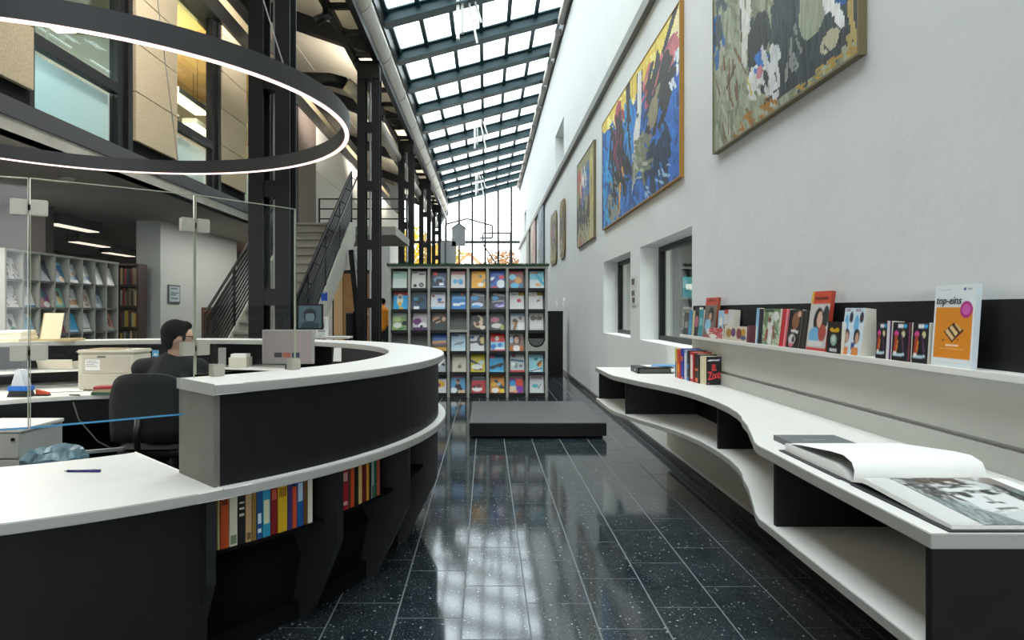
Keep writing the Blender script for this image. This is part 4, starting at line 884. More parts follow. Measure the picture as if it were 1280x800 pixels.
painting('painting', 'olive and black abstract painting, third along the white wall', 10.73, 12.67, 2.57, 4.08, paint(60, 60, '#8f8a5e', [
    ('n',0,0,1,1,60,.16,.05,85,25,'#a8a27a'),('n',.0,.3,.9,.8,50,.18,.07,85,25,'#2d2c2a'),('n',.25,.08,.75,.4,20,.18,.06,85,20,'#2360a4'),('n',0,.05,.3,.4,12,.15,.05,85,20,'#b5504a'),('n',.1,.1,.6,.3,12,.12,.04,80,20,'#d8d4c4'),('n',.75,0,1,1,30,.2,.06,85,12,'#b3a55c'),('n',0,.7,.9,1,24,.14,.05,80,25,'#b8b592'),('n',.1,.85,.5,1,8,.1,.04,70,25,'#a0502c')], 3))
def oval(y0, y1, img, lab):
    r = thing('painting', lab, 'painting', (WX, (y0+y1)/2, 2.6), group='two rounded panel paintings'); n = 8; pts = []
    for (cy, czz, a0) in ((y1-.3, 3.6, 0), (y0+.3, 3.6, 90), (y0+.3, 2.85, 180), (y1-.3, 2.85, 270)):
        for i in range(n+1):
            a = math.radians(a0+90*i/n); pts.append((cy+.3*math.cos(a), czz+.28*math.sin(a)))
    obj('rim', MB().extr(pts, 'x', WX-.03, WX-.004), mat('rim_ochre', '#6d5526', .5), r)
    obj('canvas', print_mesh('canvas', (WX-.036, WX-.03, y0+.1, y1-.1, 2.67, 3.78), img, '-x', M['paint'], '#3a3a30'), None, r)
oval(16.5, 18.1, paint(30, 40, '#7f7a50', [('n',.3,.05,.9,.9,24,.2,.1,80,30,'#2a2630'),('n',.1,.2,.6,.5,8,.2,.1,80,30,'#7a4a5a'),('n',.1,.6,.7,1,10,.2,.1,70,30,'#b7ac72')], 4), 'dark rounded panel painting, the farther of the rounded pair')
oval(14.75, 15.8, paint(30, 40, '#8a6a2a', [('n',.1,.05,.9,.5,20,.2,.12,80,30,'#3a2a1a'),('n',.2,.4,.9,.9,14,.2,.1,80,30,'#2c2a20'),('n',.1,.7,.5,1,8,.2,.1,80,30,'#a8a890')], 5), 'ochre rounded panel painting, the nearer of the rounded pair')
for y0, y1, a, b, lab in ((20.1, 21.9, '#8296a8', '#4a545c', 'blue grey hanging banner below the rail'), (23.4, 25.6, '#c3a49a', '#9c7a70', 'pinkish hanging banner below the rail'), (26.8, 28.6, '#8d8d80', '#55564c', 'grey hanging banner farthest along the rail')):
    r = thing('banner', lab, 'banner', (WX-.05, (y0+y1)/2, 2.2))
    obj('cloth', print_mesh('cloth', (WX-.06, WX-.04, y0, y1, 2.2, 4.54), paint(16, 24, a, [('n',0,0,1,1,30,.3,.08,85,15,b),('r',.8,0,1,1,b)], 6), '-x', M['paint'], a), None, r)
    obj('rod', MB().tube([(WX-.05, y0-.03, 4.54), (WX-.05, y1+.03, 4.54)], .015, 6), M['steel'], r)

# signs and devices on the right wall
sg = thing('wall_sign', 'narrow light sign with black marks between the two deep windows', 'sign', (WX, 7.95, 1.49))
obj('plate', B(WX-.012, WX, 7.84, 8.08, 1.46, 1.80), mat('sign_grey', '#c9cbc8', .5), sg)
mk = MB(); mk.box(WX-.016, WX-.012, 7.90, 8.03, 1.70, 1.77).box(WX-.016, WX-.012, 7.90, 8.03, 1.57, 1.63).box(WX-.016, WX-.012, 7.88, 8.0, 1.49, 1.55)
obj('marks', mk, M['black_pl'], sg)
for y, lab in ((16.5, 'small white round wall button, farther of the pair by the cabinet'), (15.0, 'small white round wall button, nearer of the pair by the cabinet')):
    t = thing('wall_button', lab, 'button', (WX-.03, y, 1.58)); obj('plate', B(WX-.015, WX, y-.16, y+.16, 1.44, 1.70), M['white_lam'], t, bevel=.01); obj('knob', B(WX-.05, WX-.015, y-.07, y+.07, 1.5, 1.63), M['paper'], t, bevel=.015)
nt = thing('framed_notice', 'small framed notice on the pale grey wall block', 'notice', (-5.8, 12.6, 1.53))
obj('frame', B(-5.8, -5.78, 12.36, 12.84, 1.53, 1.87), mat('notice_frame', '#4a4f55', .4), nt)
obj('sheet', B(-5.78, -5.775, 12.40, 12.80, 1.56, 1.84), mat('notice_sheet', '#a9b7bc', .5), nt)
obj('print', (lambda m: [m.box(-5.775, -5.772, 12.45, 12.45+w, z, z+.022) for z, w in ((1.79, .25), (1.71, .3), (1.675, .2), (1.61, .28))] and m)(MB()), mat('notice_ink', '#4c5a66', .6), nt)

# bookcase in the room beyond the window
b2 = thing('bookcase', 'black bookcase seen through the nearer deep window', 'bookcase', (2.8, 8.65, 0))
for x in (2.42, 3.2): obj('side_panel', B(x-.012, x+.012, 8.5, 8.8, 0, 2.4), M['dark_lam'], b2)
obj('back', B(2.42, 3.2, 8.78, 8.8, 0, 2.4), M['dark_soft'], b2)
for z in (.4, .78, 1.16, 1.54, 1.92, 2.38): obj('shelf', B(2.432, 3.188, 8.5, 8.78, z, z+.02), M['rack_mid'], b2)
for i, (z, c, n) in enumerate(((1.56, '#3d8f9a', 'teal'), (1.18, '#8d8f88', 'grey'), (.80, '#4a6a8a', 'blue'))):
    for j in range(3):
        o = thing('file_box', '%s file box, %s in its row in the bookcase beyond the window' % (n, ORD[j]), 'box', (2.52+.2*j, 8.55, z), group='file boxes beyond the window')
        obj('box_body', B(2.46+.2*j, 2.62+.2*j, 8.52, 8.74, z, z+.26), mat('box_'+c.strip('#'), c, .6), o); obj('label_tag', B(2.5+.2*j, 2.58+.2*j, 8.517, 8.52, z+.1, z+.17), M['paper'], o)

# ================================================================== ON THE DISPLAY SHELF
SXF = 1.636
def shelf_item(px0, px1, ytop, base, ops, label, t=.012, tilt=.07, res=(22, 30), cat='book', edge_c='#d9d4c6', x=None, seed=0):
    X = x or SXF; ya, yb = X*850/(px0-608), X*850/(px1-608); yc = (ya+yb)/2; w = ya-yb
    h = .2+ (388-ytop)*yc/850
    return mag('book' if cat == 'book' else 'magazine', w*.985, h/math.cos(tilt), t, paint(int(res[0]*1.4), int(res[1]*1.4), base, ops, seed, 1), label, cat, 'books and magazines on the display shelf', (X, yc, 1.2), -math.pi/2, tilt, edge_c), w, h
I = shelf_item
I(854, 860, 391, '#3a3c3e', [('r',.2,.4,.8,.7,'#9a958c')], 'dark grey book at the far end of the display shelf', .03)
I(860, 866, 388, '#2b7fb5', [('r',.75,0,1,1,'#cdbb52'),('r',0,.4,.6,.9,'#2a9ac4')], 'blue book with yellow edge near the far end of the shelf', .03)
I(867, 872, 384, '#2a2022', [('e',.5,.5,.4,.2,'#c06a7a'),('r',0,.0,1,.1,'#141414')], 'black and pink book, third from the far end', .03)
I(872, 878, 387, '#3a8f9c', [('r',.2,.3,.8,.6,'#7fb8bc')], 'slim teal book beside the red headed magazine', .02)
I(878, 893, 372, '#7a6a60', [('r',0,0,1,.2,'#c9462f'),('s',.2,.08,.8,.08,.05,'#7d1c14'),('e',.55,.42,.22,.18,'#1d1a1c'),('e',.5,.48,.12,.1,'#c89a80'),('e',.35,.7,.25,.16,'#8fc4dc'),('e',.5,.85,.2,.08,'#d8d4cc'),('r',0,.94,1,1,'#9a3a30')], 'tall red headed magazine toward the far end of the shelf', .02, .1, cat='magazine', edge_c='#9c4a30')
I(896, 903, 388, '#9fc4dc', [('e',.5,.4,.3,.16,'#e6e6e4'),('e',.5,.75,.3,.2,'#262a30')], 'light blue and white slim book', .02)
I(903, 908, 387, '#d2cfc8', [('r',0,0,1,.15,'#c0392f'),('r',0,.5,1,.9,'#8c6a5c')], 'white book with red top edge', .04)
I(908, 914, 387, '#cfd0cc', [], 'plain pale grey book before the small comics', .05)
I(886, 903, 410, '#c2444a', [('n',0,0,1,1,14,.3,.08,30,50,'#e0b8b0'),('e',.3,.8,.3,.2,'#ece6e0')], 'small red and white booklet in front of taller books', .012, .05, x=1.628)
I(905, 919, 407, '#d9cdb8', [('e',.4,.5,.25,.3,'#b08a3a'),('e',.8,.45,.2,.3,'#6a4a78')], 'small cream comic book with ochre drawing', .014, .05, x=1.63)
I(919, 933, 408, '#dccfba', [('e',.3,.5,.25,.35,'#8a3c42'),('e',.7,.4,.2,.25,'#c99a2a'),('e',.7,.75,.25,.15,'#5a5a80')], 'small cream comic book with red drawing', .014, .05, x=1.63)
I(933, 944, 407, '#5c2034', [('s',.2,.1,.2,.9,.06,'#8a4a5c')], 'small maroon book block', .05, .05, x=1.63)
I(943, 946.5, 385, '#8fbfe0', [], 'light blue spined thin book', .03)
I(946.5, 952, 386, '#141a26', [('r',.0,.1,.2,.9,'#30405c')], 'navy black spined book', .05)
I(952, 973, 386, '#6f8a62', [('n',0,0,1,1,30,.2,.06,60,50,'#b8c4a8'),('e',.45,.5,.18,.28,'#e3e0da'),('s',.3,.6,.2,.85,.1,'#b02c30'),('s',.6,.5,.7,.8,.08,'#a83034'),('e',.45,.85,.12,.14,'#eae8e2'),('e',.4,.3,.1,.08,'#7a4a34'),('e',.75,.2,.18,.14,'#dfe2d8'),('r',.1,.02,.6,.1,'#2c3a2a')], 'green comic with a white and red figure', .014)
I(973, 982, 386, '#c8242c', [('r',.6,0,.85,1,'#e79aa4'),('s',.1,.1,.1,.9,.08,'#8f161c')], 'bright red and pink book block', .06, .12)
I(982, 998, 387, '#1a1718', [('e',.55,.3,.28,.22,'#8a5a38'),('e',.8,.12,.14,.08,'#d8b090'),('s',.3,.55,.8,.58,.07,'#d8d4d0'),('e',.4,.78,.26,.14,'#cfcccb'),('e',.5,.78,.1,.08,'#2a2a2c'),('e',.35,.92,.2,.05,'#d06a7a')], 'black comic with a brown figure and white lettering', .02, .12)
I(998, 1007, 388, '#121212', [('r',.4,0,.6,1,'#3a3432')], 'thick black book block left of the tall red magazine', .06, .12)
I(1007, 1031, 364, '#c9c5c0', [('r',0,0,1,.22,'#cf4a2c'),('r',0,0,.12,.22,'#e0b23a'),('s',.2,.12,.85,.12,.055,'#6d1a12'),('e',.5,.5,.26,.22,'#1c1718'),('e',.55,.48,.14,.14,'#d8b098'),('e',.85,.42,.16,.18,'#26332f'),('e',.35,.75,.3,.14,'#6fb0d8'),('e',.75,.7,.2,.14,'#a8473a'),('r',.1,.84,.8,.92,'#dcd8d2'),('r',0,.95,1,1,'#c23a38')], 'tall red headed magazine in the middle of the shelf', .02, .12, (30, 44), cat='magazine', edge_c='#a8402c')
I(1033, 1051, 402, '#15161a', [('e',.5,.26,.34,.08,'#d8a818'),('e',.5,.2,.12,.04,'#15161a'),('e',.45,.58,.22,.18,'#8fb0a0'),('e',.45,.55,.12,.1,'#c8cfc4'),('r',.2,.85,.7,.95,'#c9ccd4')], 'small black comic with a yellow mark', .02, .05, x=1.625)
for k, (a, b) in enumerate(((1050, 1062), (1062, 1075))):
    I(a, b, 385, '#cfdfe8', [('e',.3,.35,.25,.2,'#6fb4de'),('e',.75,.2,.2,.12,'#2a2438'),('e',.45,.6,.3,.16,'#1c1a20'),('e',.5,.64,.16,.12,'#d0a088'),('r',0,.75,.35,.88,'#1f4a8c'),('r',.1,.84,.75,1,'#dd8a48'),('r',.1,.02,.6,.08,'#9a7aa0')], 'pale blue comic with an orange block, %s of two' % ('left' if k == 0 else 'right'), .02 if k == 0 else .07, .12)
for k, (a, b) in enumerate(((1094, 1107), (1114, 1133), (1139, 1159))):
    I(a, b, 403, '#17151c', [('e',.25,.3,.16,.08,'#d84a9a'),('s',.25,.4,.2,.75,.2,'#b0402c'),('s',.35,.5,.3,.7,.08,'#e08a2a'),('e',.7,.3,.12,.08,'#d9cf9a'),('s',.6,.35,.75,.7,.1,'#5a3a5a'),('r',.35,.04,.7,.14,'#e6e6e8'),('e',.82,.09,.1,.05,'#36b0e8'),('s',.1,.85,.8,.83,.07,'#bcd8e6'),('e',.2,.8,.1,.05,'#eae6e4')], 'small black colourful comic, %s of three beside the orange magazine' % ['leftmost', 'middle', 'rightmost'][k], .03, .06)
I(1107, 1113, 401, '#d8d4d8', [('r',.6,0,1,1,'#5a2a6a')], 'white and violet spine between the small black comics', .05, .05)
I(1133, 1138, 403, '#2a1a24', [('r',.3,0,.6,1,'#8a3a5a')], 'dark plum spine between the small black comics', .05, .05)
te, wv, hv = I(1163, 1214, 356, '#e3e9ea', [('r',.05,.27,.95,.9,'#e08a1c'),('e',.80,.30,.15,.10,'#b41f80'),('e',.80,.30,.10,.065,'#cf62ac'),
    ('p',((.28,.57),(.52,.46),(.78,.55),(.50,.70)),'#4a2216'),('p',((.31,.565),(.38,.535),(.56,.64),(.50,.675)),'#e3c48c'),('p',((.42,.52),(.48,.495),(.64,.585),(.58,.62)),'#e3c48c'),('p',((.54,.478),(.58,.475),(.73,.54),(.68,.565)),'#d8b478'),('s',.40,.545,.54,.63,.012,'#6d3a20'),('s',.26,.68,.3,.67,.02,'#6a3418'),('s',.62,.66,.66,.67,.015,'#6a3418'),
    ('s',.36,.735,.66,.735,.018,'#f4e6cc'),('s',.2,.78,.8,.78,.008,'#eab870'),('s',.3,.80,.7,.80,.008,'#eab870'),('e',.74,.055,.03,.018,'#2a2f7a'),('s',.8,.055,.9,.055,.012,'#8a90a8'),('s',.12,.06,.4,.06,.006,'#b9c2c6'),('s',.1,.95,.85,.95,.006,'#cfd6d8')], 'white and orange magazine with a magenta badge at the near end of the shelf', .02, .07, (64, 90), cat='magazine', edge_c='#cfd8dc')
def text_local(name, s, size, loc, m, parent, rot=(math.pi/2, 0, 0), align='CENTER', shear=0):
    o = text(name, s, size, loc, rot, m, parent, align, shear=shear); o.matrix_parent_inverse = Matrix.Identity(4)
    me = bpy.data.meshes.new_from_object(o.evaluated_get(bpy.context.evaluated_depsgraph_get())); me.name = name
    n = obj(name, me, None, parent, True); n.location = loc; n.rotation_euler = rot; bpy.data.objects.remove(o); n.name = name; return n
text_local('lettering', 'top-eins', .040, (-.030, -.0015, hv*.81), mat('ink_black', '#1c1c20', .6), te, shear=.25)

# ================================================================== ON THE BENCH
ZB = .86
row = [(.045,.232,'#c9b24a','yellow and blue',('#24489a',((.0,.55),))),(.075,.228,'#c83a26','red orange',('#e0902a',((.2,.5),))),(.07,.24,'#1f3796','deep blue',('#e07038',((.0,.08),(.6,.75)))),(.05,.232,'#d5d8dc','white',('#4a86c4',((.9,1),))),
       (.06,.232,'#16181f','black and blue',('#2b78c0',((.4,.55),(.0,.12)))),(.085,.225,'#b8271f','red',('#dad6d0',((.1,.9),))),(.10,.215,'#1d1a18','black',('#d8622a',((.03,.17),(.42,.5)))),(.055,.205,'#d8cfae','cream',None)]
y = 5.50
for i, (t, h, col, cn, mk) in enumerate(row):
    x = 1.525+.07*(5.5-y)/.67
    o = obj('book', book_mesh(t*.95, .14, h, col), None); o.location = (x, y-t/2, ZB); o.rotation_euler = (0, 0, -math.pi/2); y -= t
    tag(o, '%s book, %s from the far end of the upright row on the bench' % (cn, ORD[i]), 'book', 'upright books on the bench')
    if mk:
        for z0, z1 in mk[1]: obj('spine_print', B(-t*.3, t*.3, -.001, 0, h*z0, h*z1), mat('print_'+mk[0].strip('#'), mk[0], .5), o, True)
mag('book', .108, .205, .035, paint(40, 66, '#17151a', [('s',.12,.14,.45,.13,.05,'#cfd0d4'),('s',.5,.13,.85,.12,.05,'#cfd0d4'),('e',.92,.1,.05,.05,'#5a4a8c'),('r',.38,.27,.55,.5,'#d83a40'),('r',.43,.33,.5,.36,'#17151a'),('r',.43,.41,.5,.44,'#17151a'),('r',.58,.27,.63,.5,'#d83a40'),('r',.58,.45,.7,.5,'#d83a40'),
    ('s',.14,.56,.36,.56,.06,'#d83a40'),('s',.34,.56,.18,.78,.07,'#d83a40'),('s',.14,.8,.4,.78,.06,'#d83a40'),('e',.5,.7,.1,.1,'#d83a40'),('e',.5,.7,.045,.045,'#17151a'),('e',.68,.68,.09,.09,'#d83a40'),('e',.68,.68,.04,.04,'#17151a'),('e',.86,.66,.1,.11,'#d83a40'),('e',.86,.66,.045,.05,'#17151a'),('e',.15,.95,.04,.02,'#c07a80')]),
    'black covered book with red title, nearest in the upright row on the bench', 'book', 'upright books on the bench', (1.645, y-.04, ZB), 0, .0, '#d8cfae')
# binder with papers
bi = thing('ring_binder', 'black ring binder lying flat under loose papers on the far bench end', 'binder', (1.45, 5.95, ZB))
obj('cover', MB().box(1.29, 1.60, 5.80, 6.08, ZB, ZB+.006).box(1.29, 1.60, 5.80, 6.08, ZB+.046, ZB+.052).box(1.29, 1.30, 5.80, 6.08, ZB+.006, ZB+.046), M['black_pl'], bi)
obj('filling', B(1.31, 1.58, 5.815, 6.065, ZB+.006, ZB+.040), M['rack_mid'], bi); obj('spine_hole', MB().obox((1.289, 5.9, ZB+.028), (0,1,0), (1,0,0), (0,0,1), .03, .003, .02), M['alu'], bi)
for i, (ax, ay, r, cc, lab) in enumerate(((1.48, 5.96, .2, '#dfe0de', 'white loose sheet on the black binder'), (1.55, 5.95, -.3, '#4f86b8', 'blue printed leaflet on the black binder'))):
    o = obj('leaflet', MB().box(-.10, .10, -.10, .10, 0, .004), mat('leaf_'+cc.strip('#'), cc, .6)); o.location = (ax, ay, ZB+.0525+.0045*i); o.rotation_euler = (0, 0, r); tag(o, lab, 'leaflet', 'papers on the binder')
# closed grey book
cb = thing('closed_book', 'closed grey hardcover book lying flat on the bench', 'book', (1.32, 2.72, ZB))
obj('cover', MB().box(1.195, 1.445, 2.61, 2.83, ZB, ZB+.003).box(1.195, 1.445, 2.61, 2.83, ZB+.019, ZB+.022).box(1.195, 1.198, 2.61, 2.83, ZB+.003, ZB+.019), mat('grey_cloth_cover', '#66696b', .6), cb)
obj('pages', B(1.199, 1.440, 2.614, 2.826, ZB+.003, ZB+.019), M['pages'], cb); obj('title_line', B(1.27, 1.36, 2.72, 2.727, ZB+.022, ZB+.0223), M['alu'], cb)
# open art book
ob = thing('open_book', 'large open art book with a black and white portrait on the bench corner', 'book', (1.35, 2.13, ZB))
X0, X1 = 1.13, 1.565
obj('cover_board', MB().box(X0-.006, X1+.01, 2.17, 2.615, ZB, ZB+.004).box(X0-.006, X1+.01, 1.652, 2.10, ZB, ZB+.004).box(X0, X1+.01, 2.10, 2.17, ZB, ZB+.003), mat('book_black', '#1c1d22', .5), ob)
def sheet(prof, x0, x1, thick_to=None, nx=2):
    m = MB(); n = len(prof)
    vs = [(x0, y, z) for y, z in prof]+[(x1, y, z) for y, z in prof]
    m.add(vs, [(i, i+1, n+i+1, n+i) for i in range(n-1)], True)
    if thick_to:
        o = len(m.v); m.v += [(x0, y, z) for y, z in thick_to]+[(x1, y, z) for y, z in thick_to]; k = len(thick_to)
        for i in range(n-1): m.f += [(i, o+i, o+i+1, i+1)[::-1], (n+i, n+i+1, o+k+i+1, o+k+i)[::-1]]; m.m += [0, 0]; m.smooth += [False, False]
        m.f.append((n-1, 2*n-1, o+2*k-1, o+k-1)); m.m.append(0); m.smooth.append(False)
    return m
def arc(ya, yb, f, n=14): return [(ya+(yb-ya)*i/n, f(i/n)) for i in range(n+1)]
obj('left_pages', sheet(arc(2.135, 2.60, lambda t: ZB+.006+.034*min(1, t*5)**.6*(1-.25*t)), X0+.012, X1, [(2.135+.465*i/14, ZB+.004) for i in range(15)]), M['paper'], ob, label='white left hand pages')
obj('right_pages', sheet(arc(2.130, 1.665, lambda t: ZB+.006+.030*min(1, t*6)**.6*(1-.75*t)), X0+.01, X1, [(2.13-.465*i/14, ZB+.004+max(0, .030*min(1, i/14*6)**.6*(1-.75*i/14)-.012)) for i in range(15)]), M['paper'], ob, label='white right hand pages')
obj('curling_page', sheet([(2.13, ZB+.010), (2.125, ZB+.04), (2.14, ZB+.062), (2.19, ZB+.074), (2.27, ZB+.070), (2.36, ZB+.060), (2.46, ZB+.050), (2.57, ZB+.038)], X0+.02, X1-.004), M['paper'], ob, label='white page curling over the left half')
# portrait print on the right page
pw_, ph_ = 110, 96
pim = paint(pw_, ph_, '#b4b9b8', [('r',0,0,1,.14,'#65716f'),('n',0,0,1,.18,90,.06,.02,10,30,'#86918e'),('n',0,0,1,.16,60,.05,.015,10,30,'#4d5857'),('p',((0,0),(.34,0),(.2,.3),(0,.36)),'#8a7f7b'),('s',.05,.12,.32,.4,.04,'#cfd1d0'),
    ('n',.05,.15,.5,.9,80,.12,.02,70,40,'#8e9492'),('e',.36,.52,.30,.38,'#c9ccc9'),('e',.55,.5,.32,.30,'#dfe1df'),('n',.0,.3,.3,.85,60,.16,.025,95,20,'#2e2723'),('n',.03,.35,.22,.8,18,.14,.02,95,20,'#4f3626'),('n',.15,.75,.5,.95,40,.14,.02,10,20,'#323534'),('n',.2,.1,.75,.22,50,.12,.02,5,15,'#2a2e2e'),
    ('e',.40,.36,.06,.05,'#262929'),('e',.45,.62,.06,.05,'#262929'),('n',.34,.22,.42,.5,16,.06,.018,80,15,'#3d4241'),('n',.38,.55,.46,.8,16,.06,.018,80,15,'#3d4241'),('s',.5,.48,.6,.5,.035,'#9a9f9d'),('e',.61,.45,.02,.03,'#4d5352'),('e',.61,.54,.02,.03,'#4d5352'),('s',.71,.42,.73,.6,.028,'#515756'),('n',.74,.3,.85,.7,20,.05,.012,85,20,'#a9aeac'),('e',.92,.42,.16,.26,'#cdd1d0'),
    ('p',((.62,.82),(1,.62),(1,1),(.42,1)),'#7f8b8a'),('n',.5,.76,1,1,60,.14,.018,15,20,'#5e6a6a'),('n',.55,.72,1,1,40,.14,.014,15,20,'#a3adac')], 9, 2)
me = bpy.data.meshes.new('portrait'); vs = []; fs = []
for j in range(ph_+1):
    for i in range(pw_+1):
        t = .10+.895*i/pw_; yy = 2.13-.465*t; zz = ZB+.0075+.030*min(1, t*6)**.6*(1-.75*t)
        vs.append((X1-.045-(X1-X0-.135)*j/ph_, yy, zz))
fs = [(j*(pw_+1)+i, (j+1)*(pw_+1)+i, (j+1)*(pw_+1)+i+1, j*(pw_+1)+i+1) for j in range(ph_) for i in range(pw_)]
me.from_pydata(vs, [], fs); me.materials.append(M['printm']); at = me.attributes.new('print', 'FLOAT_COLOR', 'CORNER')
cc = np.ones((len(fs), 4, 4), np.float32); cc[:, :, :3] = pim.reshape(-1, 1, 3); at.data.foreach_set('color', cc.ravel())
obj('portrait_print', me, None, ob, label='black and white portrait photograph')

# ================================================================== STAIRS
st = thing('staircase', 'concrete staircase with black bar railings climbing to the mezzanine', 'staircase', (-3.4, 9.4, 0))
for i in range(18): obj('step', MB().box(-4.0, -2.86, 9.43+.27*i, 9.43+.27*i+.30, .178*i-.02 if i else 0, .178*(i+1)-.045).box(-4.0, -2.86, 9.385+.27*i, 9.43+.27*i+.30, .178*(i+1)-.045, .178*(i+1)), M['concrete'], st)
sz = lambda y: (y-9.4)/.27*.178+.178
pale = mat('pale_stringer', '#bdb9ab', .6)
for x0, x1, n in ((-2.86, -2.79, 'right'), (-4.07, -4.0, 'left')):
    obj('stringer', MB().extr([(9.4, 0), (9.75, 0), (14.5, 2.88), (14.5, 3.2), (14.0, 3.22), (9.4, .2)], 'x', x0, x1), pale, st, label='pale stringer')
def railing(x, ya, yb):
    r = obj('railing', MB().tube([(x, ya, sz(ya)+.95), (x, yb, sz(yb)+.95)], .022, 8), M['steel'], st, label='black railing')
    if x > -3.5: obj('mesh_panel', MB().extr([(ya, sz(ya)-.05), (yb, sz(yb)-.05), (yb, sz(yb)+.93), (ya, sz(ya)+.93)], 'x', x-.004, x+.004), mat('black_mesh', '#0e0e0f', .7, spec=.2), r)
    n = 5
    for i in range(n):
        y_ = ya+(yb-ya)*i/(n-1); obj('post', B(x-.02, x+.02, y_-.02, y_+.02, sz(y_)-.1, sz(y_)+.95), M['steel'], r)
    for k in range(10): obj('rail_bar', MB().bar((x, ya, sz(ya)+.06+.085*k), (x, yb, sz(yb)+.06+.085*k), .02, .045), M['steel'], r)
railing(-2.82, 9.6, 14.2); railing(-4.03, 9.75, 14.2)
hb = MB()
for k in range(9):
    y_ = 10.0+.5*k; hb.bar((-2.82, y_, sz(y_)+.95), (-2.68, y_+.1, sz(y_)+.88), .015, .015)
obj('handrail', MB().tube([(-2.68, 9.7, sz(9.7)+.88), (-2.68, 14.1, sz(14.1)+.88)], .018, 8), M['steel'], st); obj('handrail_brackets', hb, M['steel'], st)
lr = thing('landing_railing', 'black railing across the landing at the stair head', 'railing', (-3.1, 17.1, 3.2))
for x in (-4.2, -3.45, -2.7, -2.0): obj('post', B(x-.02, x+.02, 17.08, 17.12, 3.2, 4.2), M['steel'], lr)
for z in (3.45, 3.7, 3.95, 4.2): obj('rail', B(-4.22, -1.98, 17.085, 17.115, z-.015, z+.015), M['steel'], lr)
for k, (p, q) in enumerate((((-2.62, 13.4, 2.75), (-2.36, 13.4, 1.3)), ((-2.36, 13.4, 1.3), (-2.40, 13.4, 0)))):
    pass
bs = thing('stair_strut', 'black slanted strut under the stair beside the paired column', 'strut', (-2.4, 13.4, 0))
obj('strut_bar', MB().bar((-2.70, 13.6, 2.6), (-2.40, 13.4, .0), .10, .14, up=(0,1,0)), M['steel'], bs); obj('strut_flange', MB().bar((-2.62, 13.5, 2.55), (-2.32, 13.3, 1.3), .03, .03, up=(0,1,0)), M['alu'], bs)

# things round the stair foot
lc = thing('low_cabinet', 'brown wooden cabinet beside the stair foot', 'cabinet', (-4.45, 11.6, 0))
obj('body', B(-4.80, -4.14, 11.45, 11.85, 0, 1.45), M['brown'], lc)
for i in range(3): obj('drawer', B(-4.77, -4.17, 11.435, 11.45, .06+.46*i, .48+.46*i), mat('brown_front', '#5a3420', .5, noise=.2, nscale=7), lc)
ps = thing('poster_stand', 'teal portrait poster on a black stand at the foot of the stairs', 'poster', (-2.4, 9.25, 0))
obj('sheet', print_mesh('sheet', (-2.55, -2.24, 9.23, 9.24, 1.16, 1.465), paint(26, 26, '#4f666e', [('e',.5,.45,.28,.32,'#26343a'),('e',.5,.5,.2,.24,'#6d858c'),('s',.25,.32,.75,.3,.08,'#1f2a30'),('e',.5,.9,.4,.2,'#33454c')]), '-y', M['printm'], '#333'), None, ps)
obj('frame', MB().box(-2.57, -2.22, 9.24, 9.27, 1.14, 1.485).box(-2.415, -2.375, 9.24, 9.27, .02, 1.14).box(-2.57, -2.22, 9.1, 9.4, 0, .02), M['steel'], ps)
ht = thing('high_table', 'white high table beside the paired column', 'table', (-2.5, 11.0, 0))
obj('table_top', B(-2.78, -2.2, 10.8, 11.2, .95, .98), M['white_lam'], ht)
for x in (-2.75, -2.23):
    for y_ in (10.83, 11.17): obj('leg', B(x-.02, x+.02, y_-.02, y_+.02, 0, .95), M['steel'], ht)
fo_ = thing('brochure_holder', 'white brochure holder standing on the white high table', 'holder', (-2.68, 11.0, .98))
obj('holder_back', B(-2.76, -2.56, 11.0, 11.01, .98, 1.30), M['paper'], fo_); obj('brochure', print_mesh('brochure', (-2.72, -2.60, 10.975, 10.985, 1.0, 1.26), paint(12, 18, '#d6d8d6', [('e',.5,.4,.35,.25,'#26282a'),('r',0,.7,1,.8,'#888')]), '-y', M['printm']), None, fo_)
fb = thing('blue_folder', 'small bright blue folder on the stair rail', 'folder', (-2.72, 11.4, 1.45)); obj('folder_body', B(-2.76, -2.66, 11.36, 11.38, 1.56, 1.70), mat('folder_blue', '#2a55b8', .5), fb); obj('folder_clip', B(-2.73, -2.69, 11.35, 11.36, 1.68, 1.72), M['alu'], fb)
for i, (x0, x1, y0, z1, lab) in enumerate(((-3.02, -2.86, 14.6, 1.35, 'dark grey cabinet under the stair, left one'), (-2.84, -2.62, 14.5, 1.38, 'black cabinet under the stair, right one'))):
    t = thing('under_stair_cabinet', lab, 'cabinet', ((x0+x1)/2, y0, 0)); obj('body', B(x0, x1, y0, y0+.4, 0, z1), M['dark_lam'] if i else M['rack_mid'], t); obj('door', B(x0+.01, x1-.01, y0-.015, y0, .05, z1-.03), M['dark_soft'] if i else M['rack_dark'], t)
struct('wall_far', B(-3.55, -3.12, 22, 22.3, 0, 4.1), M['plaster'], label='white wall strip behind the orange jacket')

